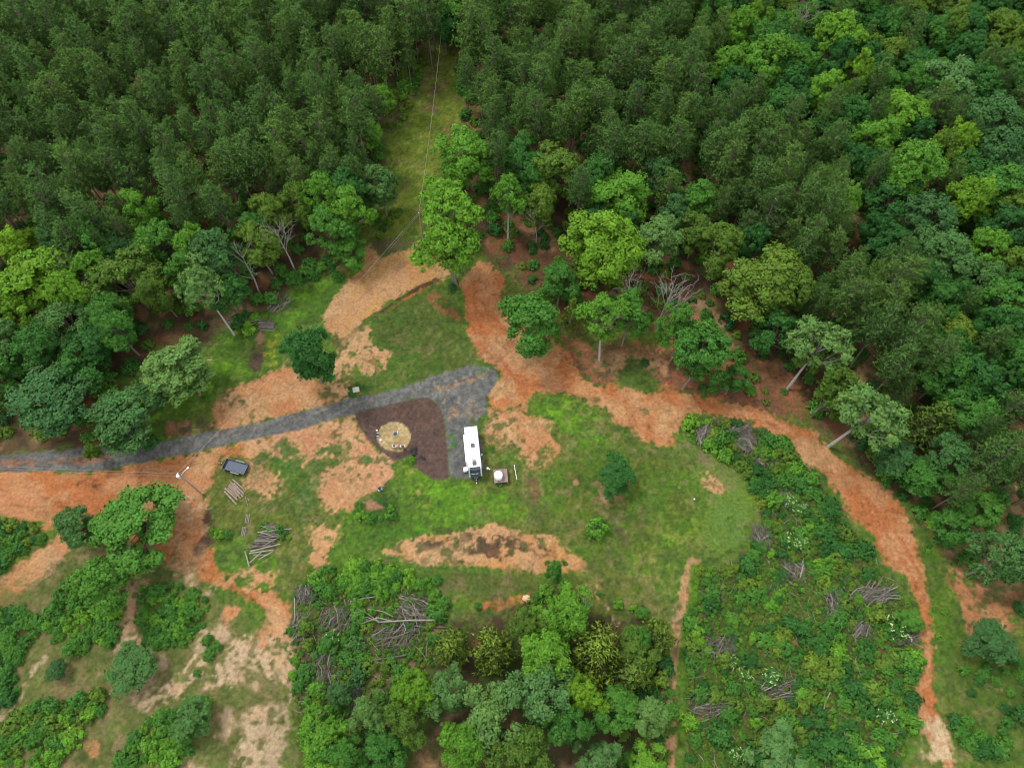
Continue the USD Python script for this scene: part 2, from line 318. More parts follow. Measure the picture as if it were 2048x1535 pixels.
paint([(890, 250), (905, 240), (900, 275), (885, 290)], S(150, 130, 70), 0.4, 0.6, 1.0, cov=0.6)
paint([(780, 160), (830, 150), (835, 200), (800, 260), (760, 260), (770, 200)], S(100, 100, 50), 0.8, 0.8, 0.8, grass=0.7)
paint([(735, 480), (790, 470), (835, 480), (830, 500), (790, 505), (760, 515), (745, 510)], S(98, 92, 60), 0.5, 0.6, 0.9, grass=0.4, col2=S(90, 104, 44))
# bare soil
paint([(430, 860), (425, 820), (470, 780), (520, 756), (565, 735), (640, 762), (700, 765), (698, 796), (615, 820), (513, 846), (440, 870)], C_['tan'], 0.6, 0.7, 0.9, grass=0.05, col2=C_['orange'])
paint([(300, 880), (310, 850), (380, 835), (430, 850), (440, 868), (400, 885)], C_['brown'], 0.8, 0.8, 1.0, cov=0.6, grass=0.3)
paint([(320, 850), (375, 838), (372, 870), (330, 885)], C_['dirtbrown'], 0.5, 0.5, 0.9)
paint([(672, 700), (690, 675), (720, 655), (748, 640), (735, 690), (778, 700), (768, 738), (720, 746), (690, 742), (668, 770), (650, 765)], C_['tan'], 0.4, 0.6, 1.0, grass=0.1, cov=0.85)
paint([(670, 668), (700, 655), (735, 630), (720, 660), (690, 690), (668, 705)], S(116, 82, 62), 0.4, 0.5, 0.9, cov=0.7)
OCHRE = [(721, 492), (736, 487), (749, 512), (760, 519), (780, 510), (803, 503), (838, 487), (862, 493), (876, 506), (881, 525), (906, 549), (873, 560), (845, 571), (816, 580), (795, 593), (773, 607), (745, 630), (715, 657), (690, 677), (672, 673), (652, 660), (650, 630), (657, 612), (684, 576), (705, 555), (720, 540), (728, 518)]
paint(OCHRE, C_['ochre'], 0.4, 0.6, 0.8, grass=0.0, cls=2, col2=C_['tan'], var=0.12)
paint([(800, 530), (870, 520), (900, 548), (850, 566), (800, 560)], C_['orange'], 1.2, 0.8, 0.6, amt=0.8)
paint([(650, 640), (690, 640), (690, 675), (660, 670)], C_['orange'], 1.2, 0.8, 0.6, amt=0.6)
paint([(757, 583), (768, 575), (775, 590), (765, 600)], S(226, 190, 140), 0.8, 0.3, 0.5, amt=0.6)
BERM = [(876, 559), (845, 573), (812, 588), (780, 612), (748, 636), (712, 660), (684, 685)]
paint(BERM, S(92, 66, 50), 0.3, 0.4, 0.8, width=1.0, grass=0.1)
paint([(x + 3, y + 7) for x, y in BERM[:4]], S(196, 110, 64), 0.25, 0.3, 0.9, width=0.7, cov=0.8)
# tan and orange dirt south of the driveway
paint([(444, 893), (513, 868), (591, 858), (715, 828), (718, 853), (740, 880), (760, 903), (785, 922), (788, 945), (770, 960), (745, 985), (705, 1024), (632, 1017), (632, 962), (600, 930), (520, 905), (480, 905)], C_['tan'], 0.5, 0.6, 0.9, grass=0.1, col2=S(214, 158, 118))
paint([(513, 906), (571, 879), (600, 880), (607, 905), (640, 910), (655, 880), (690, 880), (698, 905), (680, 935), (632, 965), (634, 1012), (600, 1020), (571, 1000), (575, 960), (540, 940), (500, 930)], S(82, 118, 44), 0.5, 0.8, 1.0, grass=0.9, cov=0.78, col2=S(66, 116, 52))
paint([(520, 900), (575, 960), (540, 1000), (480, 960), (500, 930)], C_['tan'], 0.8, 0.8, 1.0, cov=0.45, nz=NM2)
paint([(570, 985), (600, 950), (632, 960), (630, 1010), (590, 1005)], C_['teal'], 0.7, 0.5, 0.6, grass=0.9, amt=0.8)
paint([(720, 915), (735, 905), (746, 915), (742, 930), (725, 925)], S(50, 112, 44), 0.2, 0.3, 0.7, grass=0.9)
LD = [(-200, 948), (205, 945), (342, 915), (444, 893), (515, 893), (500, 912), (470, 915), (440, 912), (432, 940), (402, 985), (396, 1000), (410, 1020), (412, 1060), (425, 1095), (436, 1130), (442, 1150), (480, 1165), (520, 1185), (550, 1190), (582, 1215), (584, 1290), (572, 1290), (545, 1245), (518, 1215), (478, 1188), (430, 1172), (390, 1157), (350, 1142), (300, 1112), (265, 1095), (235, 1083), (210, 1066), (180, 1066), (147, 1087), (132, 1112), (112, 1138), (60, 1183), (0, 1225), (-200, 1330), (-200, 1250), (0, 1165), (60, 1112), (110, 1090), (135, 1075), (105, 1060), (60, 1037), (0, 1030), (-200, 1010)]
paint(LD, C_['red'], 0.4, 0.6, 0.9, grass=0.0, cls=2, col2=S(210, 150, 104), var=0.18)
paint([(205, 945), (342, 915), (444, 893), (515, 893), (470, 915), (432, 940), (400, 985), (330, 1000), (250, 980)], C_['orange'], 1.2, 1.0, 0.8, amt=0.75)
paint([(310, 1000), (396, 985), (410, 1020), (414, 1062), (380, 1090), (340, 1060), (350, 1030)], C_['pale'], 1.0, 0.8, 0.9, col2=C_['tan'])
paint([(335, 1075), (400, 1080), (430, 1120), (440, 1150), (390, 1130), (330, 1120)], C_['orange'], 1.0, 0.8, 0.9, amt=0.8)
paint([(395, 1075), (425, 1060), (430, 1085), (405, 1100), (395, 1112), (383, 1095)], S(98, 70, 60), 0.3, 0.4, 1.0)
paint([(405, 1018), (420, 1020), (416, 1048), (406, 1040)], S(98, 72, 60), 0.3, 0.4, 1.0)
paint([(330, 1080), (360, 1090), (375, 1105), (350, 1108)], S(120, 92, 76), 0.5, 0.4, 1.0, amt=0.7)
for ln in ([(0, 1010), (40, 1012), (75, 1028), (110, 1045)], [(300, 1095), (350, 1112), (400, 1135), (440, 1160)], [(20, 1200), (70, 1165), (120, 1125)], [(420, 1150), (500, 1195), (560, 1240)]):
    paint(ln, S(120, 66, 44), 0.15, 0.3, 0.8, width=0.45, cov=0.7)
for c, r in (((165, 968), 14), ((185, 972), 18), ((262, 972), 6), ((145, 970), 8), ((385, 928), 12)):
    paint([(c[0] + r * math.cos(a), c[1] + 0.5 * r * math.sin(a)) for a in np.linspace(0, 6, 8)], S(112, 84, 52), 0.3, 0.5, 1.0, cov=0.6)
# lower left field
paint([(-150, 1230), (110, 1140), (235, 1080), (440, 1170), (560, 1260), (580, 1400), (610, 1560), (-150, 1560)], S(112, 118, 62), 1.5, 1.0, 0.8, grass=0.6, col2=S(150, 132, 92))
paint([(230, 1130), (440, 1170), (560, 1260), (590, 1400), (600, 1560), (430, 1560), (300, 1420), (230, 1300)], C_['pale'], 1.0, 1.0, 1.0, cov=0.22, nz=NM2, grass=0.1)
paint([(420, 1150), (560, 1190), (584, 1290), (500, 1260), (440, 1220)], C_['orange'], 1.0, 1.0, 1.0, cov=0.5, nz=NM2, grass=0.1)
for pol, c in (([(472, 1270), (500, 1280), (530, 1311), (496, 1340), (444, 1380), (417, 1365), (451, 1324)], 'pale'), ([(318, 1365), (376, 1338), (400, 1304), (410, 1249), (436, 1240), (425, 1300), (373, 1393), (328, 1405), (284, 1440), (290, 1400)], 'pale'),
               ([(485, 1461), (533, 1444), (608, 1430), (578, 1465), (540, 1506), (533, 1560), (465, 1560)], 'pale'), ([(530, 1311), (560, 1290), (590, 1340), (585, 1380), (545, 1350), (520, 1350)], 'pale'),
               ([(480, 1130), (540, 1140), (550, 1160), (520, 1180), (490, 1170)], 'tan'), ([(610, 1040), (690, 1055), (690, 1070), (655, 1075), (650, 1120), (640, 1165), (628, 1165), (625, 1100)], 'tan')):
    paint(pol, C_[c], 0.5, 0.7, 1.0, cov=0.85, grass=0.1)
paint([(262, 1147), (287, 1150), (290, 1200), (290, 1240), (253, 1272), (236, 1260), (246, 1200)], S(158, 128, 102), 0.5, 0.5, 0.9, grass=0.1, cls=5)
paint([(107, 1297), (70, 1331), (34, 1410), (0, 1440), (-60, 1500)], C_['pale'], 0.4, 0.5, 0.9, width=1.0, cov=0.7)
paint([(160, 1478), (195, 1478), (204, 1505), (180, 1525), (165, 1505)], S(206, 150, 98), 0.3, 0.4, 0.8)
paint([(415, 1480), (440, 1450), (436, 1475), (420, 1490)], C_['pale'], 0.3, 0.3, 1.0, cov=0.8)
paint([(583, 1380), (612, 1400), (608, 1480), (600, 1560), (560, 1560), (580, 1460)], S(92, 120, 34), 0.5, 0.5, 0.8, grass=1.0)
# clearing right of the camper
TANP = [(971, 816), (1014, 825), (1048, 801), (1057, 837), (1097, 841), (1106, 875), (1129, 893), (1111, 938), (1079, 942), (1039, 917), (1037, 897), (1012, 893), (992, 884), (971, 872)]
paint(TANP, C_['tan'], 0.6, 0.8, 1.0, grass=0.15, cov=0.95, col2=C_['orange'])
paint([(1050, 815), (1100, 800), (1210, 830), (1232, 882), (1150, 905), (1110, 862)], C_['bright'], 1.0, 1.0, 1.0, grass=1.0, cov=0.6, nz=NM2)
paint([(1080, 900), (1200, 900), (1330, 890), (1390, 960), (1400, 1080), (1300, 1150), (1180, 1100), (1100, 1040)], S(108, 122, 46), 1.5, 1.5, 0.9, grass=0.8, col2=S(90, 126, 36))
paint([(1200, 960), (1240, 1000), (1240, 1020), (1190, 1015), (1185, 985)], S(150, 122, 90), 0.6, 0.6, 1.0, cov=0.75, grass=0.2)
paint([(1140, 958), (1160, 962), (1158, 974), (1146, 972)], C_['tan'], 0.25, 0.3, 0.9)
paint([(1190, 1020), (1300, 1040), (1290, 1100), (1220, 1090)], S(98, 92, 62), 1.0, 1.0, 1.0, cov=0.6, grass=0.5)
paint([(1060, 950), (1073, 955), (1076, 1010), (1066, 1012)], S(112, 88, 62), 0.3, 0.3, 0.9, cov=0.7, grass=0.2)
paint([(1325, 1010), (1405, 990), (1415, 1060), (1395, 1110), (1330, 1180), (1290, 1150), (1320, 1080)], C_['yel'], 2.0, 1.5, 0.9, grass=1.0, cov=0.75, amt=0.7)
paint([(830, 970), (900, 962), (1000, 975), (1050, 1010), (1072, 1040), (960, 1052), (890, 1050), (850, 1012)], S(104, 152, 22), 0.8, 1.0, 0.8, grass=1.0)
paint([(930, 1010), (985, 1020), (990, 1045), (920, 1046)], C_['teal'], 1.0, 0.8, 0.8, grass=1.0, amt=0.7)
paint([(960, 868), (985, 872), (1000, 900), (1035, 900), (1030, 930), (985, 935), (962, 900)], S(84, 130, 36), 0.6, 0.8, 0.9, grass=1.0, cov=0.8)
paint([(700, 1060), (860, 1040), (850, 1075), (740, 1092), (650, 1080)], S(82, 132, 26), 0.8, 0.8, 0.9, grass=1.0)
paint([(785, 925), (830, 925), (870, 960), (850, 1010), (820, 1000), (800, 960)], S(112, 138, 40), 0.6, 0.7, 0.9, grass=0.9, cov=0.7)
paint([(818, 940), (835, 945), (862, 1000), (850, 1030), (838, 990)], C_['tan'], 0.4, 0.5, 1.0, cov=0.5)
paint([(710, 990), (790, 990), (800, 1030), (770, 1055), (715, 1045)], S(70, 112, 36), 0.5, 0.5, 0.9, grass=1.0)
paint([(724, 1004), (750, 1005), (772, 1010), (768, 1022), (740, 1020), (725, 1018)], S(168, 128, 98), 0.2, 0.2, 0.9, grass=0.0)
LOWP = [(753, 1099), (814, 1085), (855, 1070), (923, 1067), (965, 1056), (992, 1045), (1012, 1058), (1060, 1061), (1094, 1068), (1146, 1109), (1176, 1134), (1149, 1147), (1129, 1140), (1043, 1145), (992, 1140), (958, 1133), (855, 1128), (811, 1123), (787, 1113)]
paint(LOWP, S(212, 158, 100), 0.3, 0.6, 0.9, grass=0.05, cls=4, col2=C_['tan'])
for ln, wd in (([(840, 1088), (880, 1099), (925, 1092), (960, 1098), (1000, 1103)], 2.0), ([(985, 1078), (1030, 1086), (1070, 1090), (1098, 1104)], 2.0), ([(925, 1076), (962, 1084), (985, 1110)], 1.6), ([(1030, 1098), (1000, 1122)], 1.4), ([(830, 1108), (850, 1095), (905, 1080)], 1.4), ([(1060, 1072), (1090, 1080)], 1.0), ([(880, 1115), (930, 1122)], 0.8)):
    paint(ln, S(100, 82, 60), 0.35, 0.9, 1.2, width=wd, cov=0.85, grass=0.3)
for c in ((1100, 1128), (1135, 1122), (905, 1128), (850, 1120), (955, 1068), (1040, 1130)):
    paint([(c[0] + 9 * math.cos(a), c[1] + 6 * math.sin(a)) for a in np.linspace(0, 6, 8)], S(112, 104, 66), 0.25, 0.5, 1.2, cov=0.6, grass=0.4)
paint([(860, 1135), (960, 1140), (1090, 1150), (1060, 1190), (980, 1200), (880, 1190)], S(108, 106, 62), 0.8, 0.8, 0.8, grass=0.6, col2=S(96, 112, 50))
paint([(951, 1215), (975, 1203), (1023, 1193), (1070, 1184), (1076, 1192), (1024, 1207), (985, 1222), (955, 1226)], S(198, 124, 72), 0.25, 0.4, 0.9, cov=0.9)
paint([(1130, 1172), (1200, 1165), (1215, 1200), (1150, 1185)], C_['tan'], 0.4, 0.6, 1.0, cov=0.6)
paint([(1205, 1200), (1225, 1195), (1235, 1240), (1215, 1255)], C_['pale'], 0.4, 0.6, 1.0, cov=0.7)
# grassy track on the right and its path
paint([(1372, 876), (1440, 908), (1500, 942), (1527, 1000), (1505, 1060), (1490, 1110), (1430, 1132), (1398, 1122), (1418, 1050), (1402, 980), (1390, 930)], S(124, 132, 70), 0.9, 1.4, 1.2, grass=0.5, col2=S(108, 136, 52), var=0.18, cov=0.85)
paint([(1440, 905), (1505, 945), (1530, 1000), (1508, 1062), (1494, 1110), (1482, 1108), (1500, 1050), (1508, 1000), (1490, 955), (1440, 925)], S(110, 142, 36), 0.5, 0.6, 1.0, grass=0.9, cov=0.7)
paint([(1378, 875), (1410, 892), (1425, 930), (1400, 945), (1385, 915)], S(128, 118, 82), 0.6, 0.6, 1.0, cov=0.6, grass=0.4)
paint([(1440, 985), (1475, 1010), (1480, 1090), (1440, 1110), (1430, 1060)], S(92, 136, 66), 1.2, 1.2, 1.0, amt=0.5, grass=0.5)
paint([(1400, 951), (1420, 950), (1449, 982), (1430, 990), (1414, 985)], C_['tan'], 0.25, 0.4, 1.0, cov=0.9, grass=0.0)
paint([(1402, 1000), (1414, 1002), (1410, 1015), (1400, 1010)], C_['tan'], 0.2, 0.3, 0.9)
paint([(1392, 1112), (1382, 1150), (1368, 1200), (1360, 1240), (1352, 1290), (1345, 1340), (1342, 1400), (1343, 1600)], S(196, 154, 110), 0.35, 0.6, 1.1, width=2.1, cls=5, grass=0.0)
paint([(1350, 1190), (1366, 1180), (1350, 1260), (1335, 1270)], C_['pale'], 0.4, 0.4, 1.0, cov=0.6)
paint([(1395, 1125), (1392, 1180), (1376, 1260), (1366, 1340), (1362, 1440), (1364, 1600)], S(98, 138, 28), 0.5, 0.4, 0.8, width=1.8, grass=1.0)
# the main red dirt road
ROAD = [(904, 549), (920, 560), (947, 535), (965, 520), (1000, 545), (1012, 555), (1000, 600), (1040, 615), (1084, 628), (1105, 682), (1146, 712), (1159, 760), (1197, 776), (1234, 763), (1265, 780), (1307, 788), (1327, 769), (1369, 786), (1432, 800), (1494, 811), (1519, 821), (1570, 845), (1625, 858), (1656, 893), (1690, 924), (1741, 958), (1792, 996), (1813, 1037), (1833, 1099), (1854, 1157), (1861, 1215), (1868, 1270), (1864, 1335), (1871, 1396), (1885, 1441), (1909, 1516), (1920, 1600), (1890, 1600), (1881, 1523), (1837, 1465), (1837, 1413), (1840, 1338), (1840, 1270), (1837, 1215), (1820, 1191), (1816, 1157), (1792, 1136), (1751, 1116), (1745, 1082), (1710, 1037), (1690, 1006), (1656, 958), (1615, 924), (1570, 879), (1526, 856), (1485, 838), (1416, 830), (1362, 828), (1362, 869), (1340, 857), (1353, 893), (1311, 895), (1290, 875), (1263, 861), (1225, 850), (1219, 816), (1187, 807), (1160, 792), (1120, 785), (1057, 783), (1048, 801), (1014, 825), (971, 816), (976, 785), (998, 760), (996, 740), (992, 734), (958, 713), (937, 669), (927, 628), (923, 587)]
paint([(1110, 640), (1200, 690), (1330, 690), (1500, 690), (1620, 790), (1640, 850), (1530, 830), (1369, 792), (1300, 790), (1160, 765)], S(160, 106, 74), 1.2, 1.2, 0.9, grass=0.1, col2=S(128, 92, 66))
paint([(1280, 690), (1330, 700), (1330, 760), (1290, 740)], C_['tan'], 0.8, 0.8, 0.9, amt=0.7)
paint(ROAD, C_['red'], 0.4, 0.6, 0.9, grass=0.0, cls=2, col2=S(210, 150, 102), var=0.18)
paint([(1000, 640), (1060, 640), (1120, 700), (1100, 740), (1040, 745), (990, 720)], C_['tan'], 1.4, 1.0, 0.8, amt=0.7)
paint([(1480, 815), (1560, 840), (1650, 895), (1760, 985), (1800, 1040), (1760, 1010), (1640, 915), (1550, 860), (1490, 830)], C_['orange'], 0.8, 0.8, 0.8, amt=0.6)
paint([(1840, 1290), (1868, 1290), (1866, 1410), (1838, 1410)], C_['orange'], 0.8, 0.8, 0.8, amt=0.6)
paint([(1838, 1430), (1876, 1420), (1905, 1470), (1920, 1600), (1885, 1560), (1845, 1480)], S(218, 188, 148), 0.8, 0.6, 0.8)
for off in (-0.8, 0.9):
    line = [(1100, 770), (1200, 797), (1330, 812), (1450, 818), (1540, 838), (1610, 880), (1680, 950), (1745, 1020), (1790, 1080), (1830, 1150), (1848, 1230), (1855, 1330), (1855, 1420)]
    paint([(x + off * 9 * (0.3 if y < 840 else 1), y - off * 9 * (1 if y < 840 else 0.3)) for x, y in line], S(176, 96, 58), 0.4, 0.4, 0.8, width=0.7, amt=0.6)
paint(line, S(212, 158, 112), 0.5, 0.5, 0.9, width=0.7, amt=0.6, cov=0.7)
for off in (-0.5, 0.6): paint([(935 + off * 16, 585), (950 + off * 16, 650), (985 + off * 16, 710), (1030 + off * 16, 770)], S(176, 88, 56), 0.4, 0.4, 0.7, width=0.9, amt=0.7)
paint([(1160, 736), (1175, 735), (1178, 760), (1165, 768)], S(100, 78, 54), 0.4, 0.5, 1.0, cov=0.8, grass=0.5)
paint([(1112, 690), (1150, 712), (1160, 735), (1190, 745), (1170, 755), (1145, 730)], S(108, 76, 58), 0.5, 0.6, 1.0, cov=0.8)
paint([(1185, 740), (1225, 735), (1228, 752), (1195, 756)], S(84, 76, 50), 0.4, 0.5, 0.9, grass=0.6)
paint([(1240, 735), (1255, 700), (1272, 700), (1278, 725), (1300, 745), (1325, 770), (1312, 787), (1262, 778), (1222, 764)], S(84, 116, 42), 0.5, 0.6, 0.9, grass=0.9)
for c, r in (((1259, 834), 9), ((1240, 822), 5), ((1285, 826), 12), ((1300, 855), 12), ((1265, 858), 14), ((1325, 845), 7), ((1190, 800), 8), ((1048, 781), 7), ((1018, 800), 7)):
    paint([(c[0] + r * math.cos(a), c[1] + 0.7 * r * math.sin(a)) for a in np.linspace(0, 6, 8)], S(112, 108, 62), 0.25, 0.4, 1.0, cov=0.8, grass=0.6)
paint([(1862, 1080), (1885, 1110), (1920, 1150), (1960, 1188), (2040, 1238), (2034, 1262), (1965, 1258), (1912, 1312), (1892, 1316), (1925, 1245), (1900, 1195), (1880, 1150)], S(190, 132, 88), 0.6, 0.6, 0.9, grass=0.1, cov=0.92)
paint([(1890, 1300), (1960, 1280), (2100, 1300), (2100, 1600), (1930, 1600), (1900, 1440)], S(90, 118, 36), 1.0, 1.0, 0.8, grass=0.9)
paint([(1835, 1040), (1868, 1080), (1892, 1160), (1905, 1220), (1895, 1290), (1875, 1300), (1868, 1210), (1845, 1100)], S(92, 122, 34), 0.6, 0.6, 0.8, grass=1.0)
paint([(1550, 1245), (1562, 1230), (1580, 1250), (1600, 1310), (1615, 1350), (1595, 1350)], S(168, 132, 88), 0.4, 0.4, 1.0, cov=0.7)
paint([(1655, 1090), (1685, 1085), (1690, 1120), (1665, 1125)], S(150, 124, 86), 0.5, 0.5, 1.0, cov=0.6)
paint([(1755, 1350), (1790, 1352), (1785, 1372), (1760, 1366)], C_['tan'], 0.3, 0.3, 0.9)
# driveway gravel, mulch bed and the round of pea gravel
GRAVEL = [(-200, 916), (0, 912), (103, 903), (239, 893), (308, 886), (410, 867), (513, 845), (615, 821), (700, 797), (752, 787), (841, 763), (900, 742), (944, 729), (992, 740), (996, 754), (975, 790), (973, 826), (953, 846), (960, 877), (968, 929), (966, 952), (937, 955), (901, 957), (896, 894), (889, 836), (879, 809), (855, 794), (835, 795), (787, 805), (715, 826), (650, 843), (581, 860), (444, 891), (342, 912), (205, 942), (0, 943), (-200, 943)]
paint(GRAVEL, C_['gravel'], 0.35, 0.25, 0.7, grass=0.02, cls=1, col2=S(112, 113, 110), var=0.10)
paint([(-200, 930), (0, 928), (120, 926), (230, 915)], S(168, 112, 80), 0.7, 0.4, 0.8, width=1.6, amt=0.7)
paint([(170, 912), (300, 900), (420, 884)], S(140, 122, 108), 0.8, 0.4, 0.8, width=1.0, amt=0.5)
paint([(420, 872), (520, 852), (640, 822), (760, 795), (850, 772), (960, 750)], S(158, 132, 112), 0.4, 0.3, 1.0, width=0.7, amt=0.6, cov=0.7)
paint([(885, 775), (930, 765), (975, 748)], S(176, 134, 100), 0.4, 0.3, 1.0, width=1.0, amt=0.7, cov=0.8)
paint([(898, 805), (915, 800), (918, 832), (902, 840)], S(176, 136, 104), 0.5, 0.3, 0.9, amt=0.6)
paint([(860, 770), (900, 770), (905, 800), (870, 795)], S(165, 138, 112), 0.5, 0.4, 1.0, cov=0.5)
paint([(935, 800), (960, 800), (965, 835), (945, 850), (930, 830)], S(150, 128, 104), 0.6, 0.4, 1.0, cov=0.5, amt=0.6)
paint([(940, 835), (962, 835), (968, 880), (950, 860)], S(98, 122, 66), 0.4, 0.4, 1.0, cov=0.7, grass=0.7)
paint([(936, 735), (975, 732), (985, 745), (960, 760)], S(92, 122, 72), 0.6, 0.4, 1.0, cov=0.5, grass=0.5)
paint([(902, 866), (910, 866), (912, 900), (903, 898)], S(70, 120, 62), 0.3, 0.3, 1.0, cov=0.7, grass=0.7)
paint([(893, 850), (899, 850), (903, 950), (897, 950)], S(110, 124, 62), 0.25, 0.3, 1.0, cov=0.4, grass=0.7)
MULCH = [(712, 825), (787, 806), (835, 796), (857, 796), (875, 808), (884, 828), (888, 848), (893, 895), (899, 957), (880, 960), (865, 958), (836, 938), (822, 922), (810, 915), (787, 920), (758, 901), (739, 878), (717, 852)]
paint(MULCH, C_['mulch'], 0.2, 0.15, 0.7, grass=0.0, cls=3, var=0.16)
paint([(800, 915), (818, 900), (832, 925), (812, 930)], S(92, 128, 46), 0.3, 0.3, 1.0, cov=0.7, grass=0.9)
paint([(780, 815), (860, 812), (870, 850), (800, 840)], S(112, 82, 66), 0.8, 0.5, 0.9, amt=0.5)
CIRC = [(788 + 33 * math.cos(a), 872 + 28.5 * math.sin(a)) for a in np.linspace(0, 2 * np.pi, 30)] 
paint(CIRC, C_['pea'], 0.12, 0.1, 0.5, grass=0.03, cls=6, col2=S(186, 158, 106), var=0.14)
paint([(784, 892), (808, 892), (806, 900), (796, 904), (786, 901)], C_['pea'], 0.12, 0.1, 0.5, cls=6)
# tufts of weeds all over the bare soil
weeds = sm(fb(1.0, 21, 2), 0.60, 0.68) * sm(NC, 0.38, 0.62) * (GR < 0.3) * (CLS != 3) * (CLS != 6) * (CLS != 1)
turf = sm(GR, 0.45, 0.7) * ((CLS == 0) | (CLS == 5))
t = (turf * sm(NF + 0.5 * (NS - 0.5), 0.57, 0.68) * 0.55 * sm(NB, 0.32, 0.60))[..., None]; COL[:] = COL * (1 - t) + S(136, 118, 84) * t
t = (turf * sm(NF2 + 0.5 * (NP - 0.5), 0.58, 0.70) * 0.65)[..., None]; COL[:] = COL * (1 - t) + S(66, 100, 34) * t
COL *= (1 + turf * (0.55 * (NS - 0.5) + 0.35 * (NP - 0.5) + 0.35 * (NM - 0.5)))[..., None]
soil = ((GR < 0.5) & (CLS != 1) & (CLS != 3) & (CLS != 6)).astype(np.float32)
bare = soil * np.clip(ndimage.gaussian_filter((COL[..., 0] > 1.35 * COL[..., 1]).astype(np.float32), 2), 0, 1)
t = (bare * 0.55 * sm(NC, 0.5, 0.68))[..., None]; COL[:] = COL * (1 - t) + S(216, 176, 128) * (1 + 0.5 * (NF - 0.5))[..., None] * t
t = (bare * 0.3 * sm(NM, 0.56, 0.68))[..., None]; COL[:] = COL * (1 - t) + S(184, 114, 68) * t
rill = np.exp(-((fb(7, 41, 3) - 0.5) / 0.012) ** 2) + 0.7 * np.exp(-((fb(3.2, 42, 3) - 0.5) / 0.014) ** 2)
COL *= (1 - 0.30 * bare * np.clip(rill, 0, 1))[..., None]
weeds = sm(fb(1.1, 21, 2), 0.57, 0.66) * sm(NC, 0.34, 0.56) * np.clip(bare * 1.3, 0, 1)
keep = np.where(CLS == 2, 0.16, 0.85) * weeds
COL[:] = COL * (1 - keep[..., None]) + S(96, 104, 52) * keep[..., None]; GR[:] = np.maximum(GR, 0.5 * keep)
grit = ((CLS == 1) * (NS - 0.5) * 0.9 + (CLS == 6) * (NS - 0.5) * 0.5 + (CLS == 3) * (NS - 0.5) * 0.5)[..., None]
COL *= 1 + grit
np.clip(COL, 0.008, 0.75, out=COL)

HB = fb(40, 31, 3)
HM = (HB - 0.5) * 1.6 + (NM - 0.5) * 0.10 + (NF - 0.5) * 0.06          # gentle relief, m
bw = cover(BERM, 0.5, 0.3, 0.5, width=1.2); HM[bw[0]] += 0.25 * bw[1]
for fp in ([(710, 990), (795, 990), (800, 1035), (765, 1056), (712, 1046)],):
    bw = cover(fp, 1.5, 0.3, 0.3); HM[bw[0]] += 0.5 * bw[1]
flat = ndimage.gaussian_filter(((CLS == 1) | (CLS == 2)).astype(np.float32), 4)
HM = HM * (1 - 0.5 * flat)
def bil(a, x, y):
    return ndimage.map_coordinates(a, [(np.asarray(y) - Y0) / RES - 0.5, (np.asarray(x) - X0) / RES - 0.5], order=1, mode='nearest')
def gz(x, y): return float(bil(HM, [x], [y])[0])
xs = np.unique(np.concatenate([-np.geomspace(148, 2500, 14), np.arange(-148, -82, 0.7), np.arange(-82, 82, 0.25), np.arange(82, 148, 0.7), np.geomspace(148, 2500, 14)]))
ys = np.unique(np.concatenate([15 - np.geomspace(30, 1500, 10), np.arange(-15, -4, 0.6), np.arange(-4, 96, 0.25), np.arange(96, 198, 0.6), np.geomspace(198, 3000, 14)]))
gx, gy = np.meshgrid(xs, ys)
Hh = bil(HM, gx.ravel(), gy.ravel()).reshape(gx.shape)
out = np.maximum(np.maximum(np.abs(gx) - 149, gy - 199), -15 - gy).clip(0) / 60
Hh = Hh * (1 - out.clip(0, 1))
V = np.stack([gx, gy, Hh], -1).reshape(-1, 3)
ny_, nx_ = gx.shape
ii = (np.arange(ny_ - 1)[:, None] * nx_ + np.arange(nx_ - 1)[None]).ravel()
quads = np.stack([ii, ii + 1, ii + nx_ + 1, ii + nx_], 1)
dzx = np.gradient(Hh, xs, axis=1); dzy = np.gradient(Hh, ys, axis=0)
NRM = np.stack([-dzx, -dzy, np.ones_like(dzx)], -1).reshape(-1, 3); NRM /= np.linalg.norm(NRM, axis=1, keepdims=True)
alb = np.stack([bil(COL[..., k], gx.ravel(), gy.ravel()) for k in range(3)], 1)
cxm, cym = V[quads].mean(1)[:, 0], V[quads].mean(1)[:, 1]
inside = (np.abs(cxm) < 149) & (cym > Y0) & (cym < Y1 - 1)
cl = np.zeros(len(quads), int)
cl[inside] = CLS[((cym[inside] - Y0) / RES).astype(int), ((cxm[inside] - X0) / RES).astype(int)]
def color_primvar(prim, name, c):
    UsdGeom.PrimvarsAPI(prim).CreatePrimvar(name, Sdf.ValueTypeNames.Color3fArray, 'vertex').Set(Vt.Vec3fArray.FromNumpy(np.asarray(c, np.float32)))
for k, name in enumerate(['ground', 'gravel_driveway', 'dirt_road', 'mulch_bed', 'bare_soil_bank', 'dirt_path', 'pea_gravel_circle']):
    qf = quads[cl == k]
    if not len(qf): continue
    used, inv = np.unique(qf, return_inverse=True); qf = inv.reshape(qf.shape)
    m = usdkit.mesh(stage, '/World/' + name, (V[used], qf), M['ground'])
    m.CreateNormalsAttr(Vt.Vec3fArray.FromNumpy(NRM[used].astype(np.float32))); m.SetNormalsInterpolation('vertex')
    color_primvar(m, 'albedo', alb[used]); tag(m.GetPrim(), kind='structure')

